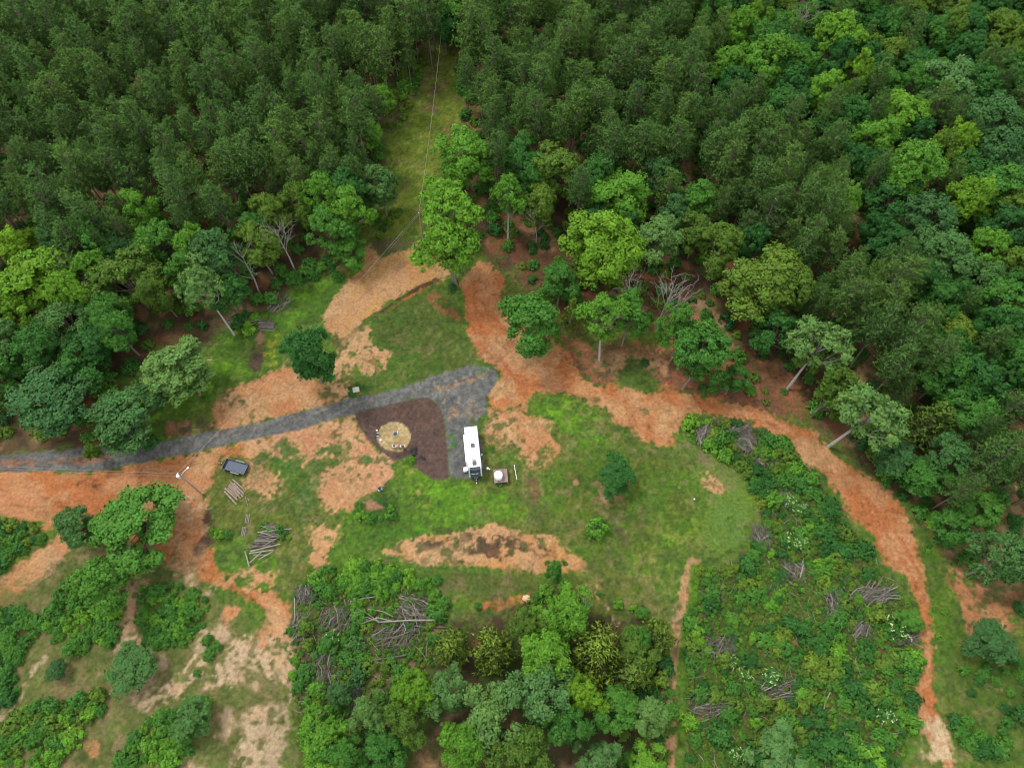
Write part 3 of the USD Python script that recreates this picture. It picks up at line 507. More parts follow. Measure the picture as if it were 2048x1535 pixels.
# ------------------------------------------------------------------ grass
def make_grass():
    g = np.random.default_rng(5)
    n = 170000
    x, y = g.uniform(-95, 95, n), g.uniform(-8, 165, n)
    w = bil(GR, x, y)
    pxx, pyy = proj(x, y, 0.0)
    k = (g.random(n) < w) & (pxx > -40) & (pxx < 2090) & (pyy < 1580) & (pyy > 60)
    # tufts under the closed woods are never seen
    x, y, w = x[k], y[k], w[k]
    n = len(x); z = bil(HM, x, y); c = np.stack([bil(COL[..., i], x, y) for i in range(3)], 1)
    green = np.stack([c[:, 0] * 0.97, c[:, 1] * 1.04, c[:, 2] * 0.9], 1)
    green = np.where((c[:, 0] > c[:, 1])[:, None], np.array(S(92, 112, 44))[None], green) * g.uniform(0.95, 1.2, (n, 1))
    B = 3
    th = g.uniform(0, 2 * np.pi, (n, B)); ln = g.uniform(0.04, 0.11, (n, B)); wd = g.uniform(0.015, 0.035, (n, B)); hz = g.uniform(0.35, 1.0, (n, B))
    o = np.stack([x, y, z], 1)[:, None] + np.stack([g.normal(0, 0.10, (n, B)), g.normal(0, 0.10, (n, B)), np.zeros((n, B))], -1)
    d = np.stack([np.cos(th), np.sin(th), hz], -1); s = np.stack([-np.sin(th), np.cos(th), np.zeros_like(th)], -1)
    v = np.stack([o - s * wd[..., None], o + s * wd[..., None], o + d * ln[..., None]], 2).reshape(-1, 3)
    f = np.arange(len(v)).reshape(-1, 3)
    m = usdkit.mesh(stage, '/World/grass', (v, f), M['grass'])
    up = np.tile([0, 0, 1.0], (len(v), 1)) + np.repeat(d.reshape(-1, 3), 3, 0) * [0.2, 0.2, 0]; up /= np.linalg.norm(up, axis=1, keepdims=True)
    m.CreateNormalsAttr(Vt.Vec3fArray.FromNumpy(up.astype(np.float32))); m.SetNormalsInterpolation('vertex')
    color_primvar(m, 'albedo', np.repeat(green, 3 * B, 0))
    tag(m.GetPrim(), 'green and olive grass and weeds growing across the clearing', 'grass', kind='stuff')
make_grass()

# ------------------------------------------------------------------ plants: one of each kind, in a class
stage.CreateClassPrim('/World/Kinds')
def leafmesh(path, c, size, nrm, tint, mat, g, aspect=0.62, flat=0.55):
    """Sprigs as folded diamonds at c with about the normals nrm."""
    n = len(c)
    r = g.normal(size=(n, 3)); nn = nrm + flat * r; nn /= np.linalg.norm(nn, axis=1, keepdims=True)
    a = np.cross(nn, g.normal(size=(n, 3))); a /= np.linalg.norm(a, axis=1, keepdims=True); b = np.cross(nn, a)
    s = np.broadcast_to(size, (n,))[:, None] * g.uniform(0.7, 1.3, (n, 1))
    v = np.stack([c - a * s, c - b * s * aspect + nn * s * 0.12, c + a * s, c + b * s * aspect + nn * s * 0.12], 1).reshape(-1, 3)
    f = np.arange(n)[:, None] * 4
    f = np.concatenate([f + [[0, 1, 2]], f + [[0, 2, 3]]], 1).reshape(-1, 3)
    m = usdkit.mesh(stage, path, (v, f), mat)
    sh = nrm + 0.35 * nn; sh /= np.linalg.norm(sh, axis=1, keepdims=True)
    m.CreateNormalsAttr(Vt.Vec3fArray.FromNumpy(np.repeat(sh, 4, 0).astype(np.float32))); m.SetNormalsInterpolation('vertex')
    color_primvar(m, 'tint', np.repeat(tint, 4, 0))
    return m
def fib(n, g):
    i = np.arange(n) + 0.5; z = 1 - 2 * i / n; ph = i * 2.39996 + g.uniform(0, 6.28); r = np.sqrt(1 - z * z)
    return np.stack([r * np.cos(ph), r * np.sin(ph), z], 1)

def broadleaf(path, mat, seed, H=16.0, R=5.0, zb=0.34, lobes=13, per=28, leaves=36, size=0.20, bark='bark', open_=0.0, lean=0.0):
    """Trunk, limbs to each lobe, and a crown of lobes whose shells carry clumps of sprigs."""
    g = np.random.default_rng(seed)
    UsdGeom.Xform.Define(stage, path)
    zc, rz = H * (zb + 1) / 2, H * (1 - zb) / 2
    dirs = fib(lobes, g) + g.normal(0, 0.30, (lobes, 3)); dirs /= np.linalg.norm(dirs, axis=1, keepdims=True)
    k1, k2 = g.uniform(0, 6.28, 2); th = np.arctan2(dirs[:, 1], dirs[:, 0])
    env = 1 + 0.22 * np.cos(2 * th + k1) + 0.16 * np.cos(3 * th + k2)
    rad = g.uniform(0.45, 0.86, lobes)
    lc = np.stack([dirs[:, 0] * R * rad * env, dirs[:, 1] * R * rad * env, zc + dirs[:, 2] * rz * rad * g.uniform(0.75, 1.12, lobes)], 1)
    lc = np.vstack([lc, [[g.normal(0, .5), g.normal(0, .5), zc + 0.45 * rz]], [[g.normal(0, .8), g.normal(0, .8), zc]]])
    lr = np.concatenate([g.uniform(0.20, 0.42, lobes) * R, [0.42 * R, 0.45 * R]])
    cs, ns, ts = [], [], []
    for c, r in zip(lc, lr):
        k = int(per * (r / (0.38 * R)) ** 1.7 * (1 - open_)) + 4
        d = g.normal(size=(k * 3, 3)); d /= np.linalg.norm(d, axis=1, keepdims=True)
        outw = (c - [0, 0, zc]); outw = outw / (np.linalg.norm(outw) + 1e-6)
        sc = d @ (outw * 0.7 + np.array([0, 0, 0.55])) + g.uniform(0, 0.9, len(d))
        d = d[np.argsort(-sc)[:k]]
        cl = c + d * r * g.uniform(0.45, 1.22, (k, 1)) * [1, 1, 0.9] + g.normal(0, 0.12, (k, 3))
        for q_, dd in zip(cl, d):
            m = int(leaves * g.uniform(0.3, 1.6)); cr = g.uniform(0.30, 0.78) * (R / 5) ** 0.5
            e = g.normal(size=(m, 3)); e /= np.linalg.norm(e, axis=1, keepdims=True); e *= cr * g.random((m, 1)) ** 0.45 * [1.15, 1.15, 0.75]
            cs.append(q_ + e)
            nv = e / cr * 0.9 + dd * 0.55 + np.array([0, 0, 0.45]); ns.append(nv / np.linalg.norm(nv, axis=1, keepdims=True))
            ts.append(np.repeat(np.ones((1, 3)) * g.normal(1, 0.10) * np.array([g.normal(1, 0.06), 1, g.normal(1, 0.05)]), m, 0) * g.normal(1, 0.10, (m, 1)))
    cs, ns, ts = np.vstack(cs), np.vstack(ns), np.vstack(ts).clip(0.5, 1.6)
    leafmesh(path + '/crown', cs, size, ns, ts, mat, g)
    tr = MB(); top = np.array([g.normal(0, .3), g.normal(0, .3), zc + 0.2 * rz]); mid = np.array([g.normal(0, .25), g.normal(0, .25), H * zb])
    r0 = 0.0145 * H
    tr.tube([(0, 0, -0.6), (0, 0, 0.0), (mid * [0.5, 0.5, 0.5]), mid, (mid + top) / 2, top], [r0 * 1.6, r0 * 1.25, r0, r0 * 0.85, r0 * 0.55, r0 * 0.2], 8)
    usdkit.mesh(stage, path + '/trunk', tr.mesh(), M[bark], smooth=True)
    lb = MB()
    for i in range(0, len(lc)):
        st = mid + (top - mid) * g.uniform(0.0, 0.6); en = lc[i]; md = (st + en) / 2 + g.normal(0, 0.3, 3) + [0, 0, -0.3]
        lb.tube([st, md, en], [r0 * 0.42, r0 * 0.26, r0 * 0.08], 5, False)
        for _ in range(2):
            e2 = en + g.normal(0, 0.5 * lr[i], 3) + (en - mid) * 0.1
            lb.tube([md, (md + e2) / 2 + g.normal(0, .15, 3), e2], [r0 * 0.16, r0 * 0.1, r0 * 0.03], 4, False)
    usdkit.mesh(stage, path + '/limbs', lb.mesh(), M[bark])

def pine(path, mat, seed, H=19.0, R=3.3, zb=0.42, whorls=15, per=8, tufts=9, blades=9, cone=0.55):
    g = np.random.default_rng(seed); UsdGeom.Xform.Define(stage, path)
    br = MB(); vs, nsh, ts = [], [], []
    for w_ in range(whorls):
        t = (w_ + 0.5) / whorls; z = H * (zb + (1 - zb) * t * 0.97)
        rr = R * ((1 - t) ** cone) * (0.72 + 0.5 * min(1, t / 0.3) * 0.55) + 0.25
        n = max(3, int(per * (0.55 + 0.6 * (1 - t))))
        for j in range(n):
            th = g.uniform(0, 2 * np.pi); L = rr * g.uniform(0.7, 1.15); up = g.uniform(-0.05, 0.5) + 0.5 * t
            en = np.array([L * math.cos(th), L * math.sin(th), z + L * up * 0.6 + g.normal(0, .2)]); st = np.array([0, 0, z - 0.3])
            br.tube([st, (st + en) / 2 + [0, 0, -0.08 * L], en], [0.045, 0.03, 0.012], 3, False)
            k = max(3, int(tufts * (0.5 + L / R)))
            tint = g.normal(1, 0.09)
            u = np.linspace(0.3, 1.04, k)[:, None] + g.normal(0, .04, (k, 1))
            tc = st + (en - st) * u + g.normal(0, 0.16 + 0.05 * L, (k, 3))
            for c in tc:
                b = blades; d = g.normal(size=(b, 3)) + [0.45 * math.cos(th), 0.45 * math.sin(th), 0.75]; d /= np.linalg.norm(d, axis=1, keepdims=True)
                s = np.cross(d, g.normal(size=(b, 3))); s /= np.linalg.norm(s, axis=1, keepdims=True)
                ln = g.uniform(0.26, 0.46, (b, 1)); wd = g.uniform(0.05, 0.085, (b, 1))
                vs.append(np.stack([c - s * wd, c + s * wd, c + d * ln], 1).reshape(-1, 3))
                oc = c - np.array([0, 0, z - 0.8]); oc = oc / (np.linalg.norm(oc) + 1e-6)
                nv = d * 0.7 + oc * 0.5 + [0, 0, 0.35]; nsh.append(np.repeat(nv / np.linalg.norm(nv, axis=1, keepdims=True), 3, 0))
                ts.append(np.full((3 * b, 3), tint * g.normal(1, 0.08)))
    v = np.vstack(vs); f = np.arange(len(v)).reshape(-1, 3)
    m = usdkit.mesh(stage, path + '/crown', (v, f), mat)
    m.CreateNormalsAttr(Vt.Vec3fArray.FromNumpy(np.vstack(nsh).astype(np.float32))); m.SetNormalsInterpolation('vertex')
    color_primvar(m, 'tint', np.vstack(ts).clip(0.5, 1.6))
    usdkit.mesh(stage, path + '/trunk', tube([(0, 0, -0.6), (0, 0, 0), (g.normal(0, .15), g.normal(0, .15), H * 0.5), (0, 0, H * 0.96)], [0.22, 0.17, 0.12, 0.02], 7), M['bark'], smooth=True)
    usdkit.mesh(stage, path + '/branches', br.mesh(), M['bark'])

def shrub(path, mat, seed, R=1.0, H=1.3, clumps=34, leaves=20, size=0.13, flowers=False):
    g = np.random.default_rng(seed); UsdGeom.Xform.Define(stage, path)
    cs, ns, ts, fl = [], [], [], []
    st = MB()
    for _ in range(clumps):
        th, ph = g.uniform(0, 6.283), math.acos(g.uniform(0.02, 1)); rr = g.uniform(0.55, 1.05)
        d = np.array([math.sin(ph) * math.cos(th), math.sin(ph) * math.sin(th), math.cos(ph)])
        c = d * rr * [R, R, H * 0.85] + [0, 0, 0.12 * H]
        m = int(leaves * g.uniform(0.6, 1.4)); cr = g.uniform(0.22, 0.40) * R ** 0.5
        e = g.normal(size=(m, 3)); e /= np.linalg.norm(e, axis=1, keepdims=True); e *= cr * g.random((m, 1)) ** 0.4
        cs.append(c + e); nv = e / cr * 0.8 + d * 0.5 + [0, 0, 0.5]; ns.append(nv / np.linalg.norm(nv, axis=1, keepdims=True))
        ts.append(np.full((m, 3), 1.0) * g.normal(1, 0.14) * g.normal(1, 0.1, (m, 1)))
        if flowers and ph < 1.1:
            fl.append(c + d * cr + g.normal(0, 0.15, 3))
        if g.random() < 0.5: st.tube([(0, 0, -0.15), c * 0.5 + g.normal(0, .05, 3), c], [0.035, 0.025, 0.01], 4, False)
    leafmesh(path + '/foliage', np.vstack(cs), size, np.vstack(ns), np.vstack(ts).clip(0.5, 1.6), mat, g)
    usdkit.mesh(stage, path + '/stems', st.mesh(), M['bark'])
    if flowers:
        c = np.array(fl); c = np.repeat(c, 5, 0) + g.normal(0, 0.08, (len(c) * 5, 3))
        leafmesh(path + '/blossoms', c, 0.045, np.tile([0, 0, 1.0], (len(c), 1)), np.ones((len(c), 3)), M['flower'], g, aspect=1.0, flat=0.2)

def deadtree(path, seed, H=12.0, n=9, spread=0.55, mat='dead_wood'):
    g = np.random.default_rng(seed); UsdGeom.Xform.Define(stage, path)
    tr, br = MB(), MB()
    top = np.array([g.normal(0, .5), g.normal(0, .5), H])
    tr.tube([(0, 0, -0.5), (0, 0, 0), top * 0.35 + [g.normal(0, .15), g.normal(0, .15), 0], top * 0.7, top], [0.24, 0.2, 0.16, 0.1, 0.02], 7)
    def grow(p, d, L, r, lev):
        q1 = p + d * L * 0.5 + g.normal(0, 0.06 * L, 3); q2 = p + d * L + g.normal(0, 0.1 * L, 3) + [0, 0, 0.1 * L]
        br.tube([p, q1, q2], [r, r * 0.7, r * 0.3], 4, False)
        if lev < 3:
            for _ in range(3 if lev == 0 else 2):
                dd = d + g.normal(0, 0.5, 3); dd /= np.linalg.norm(dd)
                grow(p + (q2 - p) * g.uniform(0.35, 1.0), dd, L * g.uniform(0.45, 0.7), r * 0.5, lev + 1)
    for i in range(n):
        t = g.uniform(0.35, 0.95); th = i * 2.4 + g.normal(0, .3); d = np.array([math.cos(th) * spread, math.sin(th) * spread, 0.75]); d /= np.linalg.norm(d)
        grow(top * t, d, H * (0.36 - 0.2 * (t - 0.35)), 0.075, 0)
    usdkit.mesh(stage, path + '/trunk', tr.mesh(), M[mat], smooth=True)
    usdkit.mesh(stage, path + '/branches', br.mesh(), M[mat])

K = '/World/Kinds/'
SHAPES = [dict(seed=11, zb=0.24, lobes=20), dict(seed=12, zb=0.18, lobes=24, R=4.6), dict(seed=13, zb=0.30, lobes=18, R=5.4), dict(seed=14, zb=0.22, lobes=21)]
KR = [5.0, 4.6, 5.4, 5.0]
for ci, (cname, _) in enumerate(LEAF.items()):
    for si, s in enumerate(SHAPES):
        s = dict(s); s['seed'] += 10 * ci + 100
        broadleaf(K + f'broadleaf_{cname}_{"abcd"[si]}', M['leaf_' + cname], **s)
for si in range(2):     # trees with bare pale trunks at the clearing's edge: a high, open crown
    for cname in ('bright', 'mid', 'pale', 'olive'):
        broadleaf(K + f'tall_{cname}_{"ab"[si]}', M['leaf_' + cname], 400 + si + 7 * len(cname), zb=0.40, lobes=17, R=4.6, bark='pale_bark', open_=0.2)
for si in range(5): pine(K + f'pine_{"abcde"[si]}', M['needle'], 500 + si, R=[3.3, 2.9, 3.6, 3.1, 3.4][si], zb=[0.46, 0.50, 0.42, 0.48, 0.44][si])
for si in range(2): pine(K + f'cedar_{"ab"[si]}', M['needle_olive'], 520 + si, H=12.0, R=2.6, zb=0.08, whorls=18, per=7, tufts=7, cone=0.9)
for cname in ('bright', 'mid', 'blue', 'olive', 'dark', 'yellow', 'pale'):
    for si in range(3): shrub(K + f'shrub_{cname}_{"abc"[si]}', M['leaf_' + cname], 600 + si + 10 * len(cname), H=[1.2, 1.5, 1.0][si])
for si in range(2): shrub(K + f'blossom_{"ab"[si]}', M['leaf_mid'], 650 + si, R=1.1, H=1.7, clumps=40, flowers=True)
for si in range(3): deadtree(K + f'dead_{"abc"[si]}', 700 + si, n=[10, 13, 7][si], spread=[0.7, 0.45, 0.8][si])

def plant(name, kind, loc, yaw, scale, label, cat, group=None, tilt=None):
    x = UsdGeom.Xform.Define(stage, '/World/' + numbered(name))
    x.AddTranslateOp().Set(Gf.Vec3d(*[float(c) for c in loc]))
    if tilt is not None:
        dx, dy = tilt; m = math.hypot(dx, dy)
        if m > 1e-4:
            r = Gf.Rotation(Gf.Vec3d(-dy / m, dx / m, 0), math.degrees(math.atan(m)))
            qd = r.GetQuat(); x.AddOrientOp().Set(Gf.Quatf(float(qd.GetReal()), Gf.Vec3f(qd.GetImaginary())))
    x.AddRotateZOp().Set(float(yaw) * 57.2958)
    s = scale if np.ndim(scale) else (scale,) * 3
    x.AddScaleOp().Set(Gf.Vec3f(*[float(c) for c in s]))
    p = x.GetPrim(); p.GetReferences().AddInternalReference(K + kind); p.SetInstanceable(True)
    return tag(p, label, cat, group)

# ------------------------------------------------------------------ the trees one can single out
# (kind, colour, crown centre in the photograph, crown width in px, height, foot or None, where)
TREES = [
    ('b', 'yellow', (72, 552), 175, 16, None, 'wide yellow-green tree at the left edge of the photo, above the bluish one'),
    ('b', 'yellow', (36, 632), 105, 13, None, 'smaller yellow-green tree at the left edge, below the wide yellow-green crown'),
    ('b', 'blue', (130, 640), 115, 14, None, 'bluish grey-green tree between yellow-green crown and dark pair by the driveway'),
    ('b', 'olive', (255, 562), 150, 15, None, 'olive green rounded tree left of the tall leaning pale-trunked tree'),
    ('b', 'mid', (205, 630), 90, 13, None, 'mid green tree under the olive rounded crown at the left wood edge'),
    ('t', 'pale', (388, 552), 88, 19, (470, 672), 'tall thin tree with a long bare pale trunk leaning left, by the left lawn'),
    ('b', 'blue', (428, 500), 105, 17, None, 'bluish dark tree directly behind the tall leaning pale-trunked tree'),
    ('b', 'dark', (455, 590), 90, 11, None, 'low dark green tree right of the long pale leaning trunk'),
    ('b', 'dark', (182, 690), 105, 12, None, 'dark green tree behind the big grey-green pair by the driveway'),
    ('b', 'dark', (70, 690), 110, 13, None, 'dark green tree at the left edge above the big grey-green pair'),
    ('b', 'pale', (335, 705), 150, 12, (400, 790), 'pale grey-green spreading tree with thick trunk on the left lawn'),
    ('b', 'blue', (100, 790), 178, 12, None, 'left one of the big dark grey-green pair overhanging the driveway'),
    ('b', 'blue', (222, 800), 172, 12, (300, 880), 'right one of the big dark grey-green pair, its trunk beside the driveway'),
    ('b', 'dark', (150, 742), 110, 11, None, 'dark green tree tucked behind the big grey-green pair'),
    ('b', 'dark', (613, 705), 112, 18, None, 'single dense dark green tree on bare soil just above the gravel driveway'),
    ('b', 'bright', (640, 392), 100, 17, None, 'bright green tree at the wood edge left of the bluish one by the mown strip'),
    ('t', 'bright', (695, 405), 95, 18, (690, 510), 'bright green tall tree right at the top of the left lawn by the mown strip'),
    ('b', 'mid', (660, 458), 110, 14, None, 'mid green tree in front of the bright pair at the top of the left lawn'),
    ('b', 'mid', (700, 500), 70, 9, None, 'short mid green tree at the upper corner of the ochre soil'),
    ('b', 'blue', (756, 360), 88, 14, (776, 440), 'bluish dark tree with a bare trunk at the left edge of the mown strip'),
    ('b', 'olive', (545, 418), 90, 15, None, 'olive tree above the pale dead tree on the left'),
    ('b', 'olive', (592, 405), 75, 15, None, 'olive tree right above the pale dead tree on the left'),
    ('b', 'mid', (505, 455), 80, 13, None, 'mid green tree left of the pale dead tree'),
    ('b', 'bright', (280, 420), 80, 15, None, 'bright green tree poking out of the left pine plantation near its lower edge'),
    ('b', 'bright', (380, 490), 80, 15, None, 'bright green tree at the lower edge of the left pine plantation'),
    ('b', 'yellow', (40, 490), 90, 14, None, 'yellow-green tree at the left edge where the pines end'),
    ('b', 'mid', (310, 480), 100, 14, None, 'mid green tree below the left pine plantation, above the olive rounded one'),
    ('b', 'bright', (765, 195), 60, 12, None, 'bright green conical tree on the left side of the mown strip'),
    ('b', 'bright', (735, 265), 60, 11, None, 'bright green rounded tree left of the wide lower end of the mown strip'),
    ('b', 'bright', (900, 440), 155, 25, (912, 569), 'tallest bright green tree, between the mown strip and the red junction'),
    ('b', 'bright', (930, 305), 130, 17, None, 'bright green tree directly behind the tallest one beside the mown strip'),
    ('b', 'bright', (890, 395), 100, 15, None, 'bright green tree hugging the left side of the tallest one'),
    ('t', 'bright', (1015, 342), 76, 17, (1016, 486), 'slender bright green tree with a long straight pale trunk right of the tallest tree'),
    ('b', 'olive', (1080, 405), 82, 13, None, 'olive-yellow tree right of the slender straight-trunked one'),
    ('b', 'olive', (1118, 325), 125, 15, None, 'broad dull olive tree in front of the right pine block'),
    ('b', 'mid', (1042, 298), 70, 14, None, 'mid green tree left of the broad olive one'),
    ('b', 'bright', (1245, 382), 130, 16, None, 'bright green wide tree above the yellow-green giant'),
    ('b', 'yellow', (1205, 478), 165, 19, None, 'yellow-green giant, the most vivid crown right of the red junction'),
    ('b', 'blue', (1318, 350), 72, 15, None, 'bluish tree right of the bright wide one'),
    ('b', 'pale', (1312, 480), 110, 15, None, 'pale tree between the yellow-green giant and the bare dead tree'),
    ('b', 'mid', (1395, 395), 90, 14, None, 'mid green tree above the bare dead tree'),
    ('b', 'olive', (1395, 460), 90, 14, None, 'olive tree right of the pale one above the bare dead tree'),
    ('b', 'blue', (1350, 420), 80, 14, None, 'bluish tree hidden between olive and pale crowns above the dead tree'),
    ('b', 'mid', (1052, 600), 145, 15, (1066, 709), 'mid green tree over the pale sandy spot beside the red junction'),
    ('b', 'mid', (1120, 560), 85, 13, None, 'mid green tree behind the one over the pale sandy spot'),
    ('t', 'bright', (1205, 612), 105, 16, (1198, 720), 'bright green tree on a straight grey trunk standing on bare red ground'),
    ('b', 'mid', (1262, 600), 95, 13, (1243, 692), 'mid green tree right of the straight grey trunk'),
    ('c', 'olive', (1140, 628), 48, 11, None, 'narrow yellowish cedar between the two trees by the junction'),
    ('b', 'mid', (1360, 645), 78, 15, (1340, 722), 'narrow mid green tree right of the dead tree foot'),
    ('b', 'mid', (1452, 650), 122, 16, (1365, 778), 'mid green tree whose grey trunk leans in from the red road'),
    ('b', 'olive', (1528, 560), 185, 18, None, 'widest olive-green tree above the bend of the red road'),
    ('b', 'olive', (1592, 575), 90, 16, None, 'olive tree with yellowing side right of the widest olive one'),
    ('b', 'dark', (1560, 660), 105, 12, None, 'dark green tree below the widest olive one'),
    ('t', 'pale', (1662, 660), 122, 18, (1574, 778), 'pale tree with white forked limbs leaning right over the wood edge'),
    ('b', 'olive', (1716, 750), 90, 14, (1622, 832), 'olive-yellow small tree with a crooked pale trunk by the road bend'),
    ('b', 'olive', (1640, 715), 80, 11, None, 'olive tree behind the crooked pale trunk'),
    ('t', 'pale', (1750, 825), 135, 18, (1656, 893), 'pale green tree leaning right with a thick white trunk at the road bend'),
    ('c', 'olive', (1862, 850), 112, 14, None, 'dome-shaped yellowish evergreen right of the thick white leaning trunk'),
    ('b', 'blue', (1900, 915), 110, 12, None, 'bluish tree below the dome-shaped yellowish evergreen'),
    ('b', 'blue', (1792, 910), 95, 9, None, 'low bluish tree under the pale leaning one'),
    ('b', 'mid', (1850, 950), 90, 9, None, 'low mid green tree beside the road below the bluish one'),
    ('b', 'blue', (2008, 1110), 130, 14, (1930, 1150), 'bluish tree with a white trunk leaning right above the sandy spur'),
    ('b', 'mid', (1905, 1050), 80, 8, None, 'low mid green tree at the edge above the sandy spur'),
    ('b', 'blue', (1985, 1280), 100, 7, None, 'low bluish tree at the lower end of the sandy spur'),
    ('b', 'mid', (1965, 1020), 90, 9, None, 'mid green undergrowth tree below the leaning pines at the right edge'),
    ('b', 'bright', (1475, 62), 82, 17, None, 'bright green tree at the top right, leftmost of the bright group'),
    ('b', 'bright', (1462, 128), 90, 15, None, 'bright green tree at the top right, lower left of its bright group'),
    ('b', 'bright', (1540, 118), 120, 18, None, 'largest bright green tree of the group at the top right'),
    ('b', 'yellow', (1515, 45), 60, 16, None, 'small yellow-green crown behind the bright group at the top right'),
    ('b', 'bright', (1682, 75), 100, 18, None, 'bright green tree alone at the top right, right of a bare grey tree'),
    ('b', 'yellow', (1718, 142), 65, 17, None, 'round-headed yellow-green tree at the top right'),
    ('b', 'bright', (1648, 185), 85, 15, None, 'bright green tree below the round-headed yellow-green one'),
    ('b', 'pale', (1888, 175), 125, 17, None, 'pale bluish tree at the top right'),
    ('b', 'blue', (1985, 235), 130, 17, None, 'upper bluish tree at the right edge'),
    ('b', 'blue', (2015, 300), 120, 16, None, 'lower bluish tree at the right edge'),
    ('b', 'bright', (1800, 225), 110, 16, None, 'bright green tree left of the bluish ones at the right edge'),
    ('b', 'bright', (1755, 275), 95, 16, None, 'bright green tree below left in the long bright belt at right'),
    ('b', 'yellow', (1905, 285), 75, 17, None, 'yellow-green crown in the bright belt at right, next to bluish trees'),
    ('b', 'bright', (1825, 335), 150, 19, None, 'largest bright green crown in the belt at right'),
    ('b', 'yellow', (1945, 392), 95, 17, None, 'yellow-green tree right of the largest bright crown'),
    ('b', 'mid', (1995, 370), 125, 16, None, 'mid green tree at the right edge beside the yellow-green one'),
    ('b', 'blue', (1862, 430), 120, 15, None, 'bluish dark tree under the largest bright crown at right'),
    ('b', 'bright', (1690, 402), 75, 16, None, 'bright green tree standing among pines right of centre'),
    ('b', 'blue', (1880, 510), 150, 16, None, 'wide bluish green tree at right below the dark one'),
    ('b', 'bright', (1985, 495), 95, 15, None, 'bright green tree at the right edge below the yellow-green one'),
    ('b', 'mid', (2005, 610), 120, 15, None, 'mid green tree at the right edge halfway down'),
    ('b', 'blue', (1960, 560), 100, 14, None, 'bluish tree between two green ones at the right edge'),
    ('b', 'dark', (1228, 952), 86, 6, None, 'lone dark bluish tree standing in the grass of the clearing'),
    ('b', 'mid', (1108, 1140), 52, 7, None, 'small mid green tree at the lower rim of the bare tan bank'),
    ('b', 'bright', (1130, 1218), 115, 11, None, 'bright green tree just below the bare tan bank'),
    ('b', 'olive', (1062, 1250), 90, 10, None, 'olive tree left of the one below the tan bank'),
    ('c', 'olive', (905, 1292), 90, 8, None, 'yellowish feathery evergreen beside the brush field'),
    ('c', 'olive', (985, 1300), 105, 9, None, 'yellowish feathery evergreen right of its twin by the brush field'),
    ('b', 'bright', (1085, 1315), 120, 13, None, 'bright green tree, topmost in the middle of the lower wood'),
    ('b', 'pale', (1075, 1385), 140, 14, None, 'pale green wide tree in the middle of the lower wood'),
    ('b', 'pale', (902, 1385), 100, 12, None, 'pale green tree in the lower wood, left of the wide pale one'),
    ('b', 'pale', (985, 1430), 140, 13, None, 'large pale green tree in the lower wood, just below its wide pale twin'),
    ('b', 'yellow', (830, 1375), 105, 12, None, 'yellow-green tree at the left of the lower wood'),
    ('b', 'olive', (815, 1445), 100, 12, None, 'olive tree at the left of the lower wood, below the yellow-green one'),
    ('b', 'pale', (738, 1430), 80, 11, None, 'pale tree at the far left of the lower wood'),
    ('b', 'bright', (925, 1490), 110, 13, None, 'bright green tree at the bottom edge of the photo'),
    ('b', 'yellow', (1162, 1385), 90, 12, None, 'yellow-green tree at the right of the lower wood'),
    ('b', 'mid', (1130, 1450), 100, 12, None, 'mid green tree under the yellow-green one in the lower wood'),
    ('c', 'olive', (1200, 1300), 140, 11, None, 'large feathery olive evergreen at the right of the lower wood'),
    ('c', 'olive', (1262, 1350), 105, 10, None, 'feathery olive evergreen right of the large one'),
    ('c', 'olive', (1315, 1270), 85, 8, None, 'feathery olive evergreen by the narrow dirt path'),
    ('b', 'pale', (1300, 1430), 85, 10, None, 'pale tree beside the narrow dirt path at the bottom'),
    ('b', 'mid', (1278, 1232), 48, 8, (1272, 1310), 'small mid green tree on a bare grey trunk near the narrow path'),
    ('b', 'mid', (690, 1505), 95, 9, None, 'mid green tree at the bottom edge below the brush field'),
    ('b', 'olive', (1045, 1500), 125, 12, None, 'olive tree at the bottom edge in the middle'),
    ('b', 'pale', (1195, 1515), 95, 10, None, 'pale tree at the bottom edge right of the middle'),
    ('b', 'mid', (1240, 1420), 100, 9, None, 'mid green tree between the pale ones at bottom right of the lower wood'),
    ('b', 'blue', (680, 1385), 55, 6, None, 'small bluish tree at the left rim of the brush field'),
    ('b', 'mid', (268, 1045), 185, 11, None, 'mid green tree overhanging the red tracks at left'),
    ('b', 'blue', (148, 1048), 92, 10, None, 'bluish tree left of the one overhanging the red tracks'),
    ('b', 'mid', (190, 1130), 120, 12, (241, 1209), 'mid green tree with a bent white trunk below the red tracks'),
    ('b', 'blue', (262, 1332), 112, 5, None, 'wide bluish bushy tree in the lower left field'),
    ('b', 'blue', (385, 1432), 88, 6, None, 'bluish bushy tree at the bottom of the lower left field'),
    ('b', 'blue', (110, 1340), 46, 3, None, 'little bluish bush tree in the lower left field'),
    ('b', 'olive', (188, 900), 36, 7, None, 'thin olive sapling arching over the gravel at left'),
    ('b', 'mid', (1480, 745), 60, 8, (1450, 788), 'thin mid green sapling by the red road in front of the widest olive tree'),
    ('b', 'mid', (655, 1285), 40, 3, None, 'round flowering yellowish bush tree in the brush field'),
    ('b', 'pale', (1560, 1500), 110, 6, None, 'pale bushy tree at the bottom of the right slash field'),
    ('b', 'mid', (1820, 1238), 55, 3.5, None, 'dense mid green bush tree pressed against the red road'),
]
ADJ = {'bright': 'bright green', 'yellow': 'yellow-green', 'mid': 'mid green', 'pale': 'pale green', 'blue': 'bluish green', 'olive': 'olive green', 'dark': 'dark green'}
g = np.random.default_rng(99)
placed = []     # (x, y, crown radius)
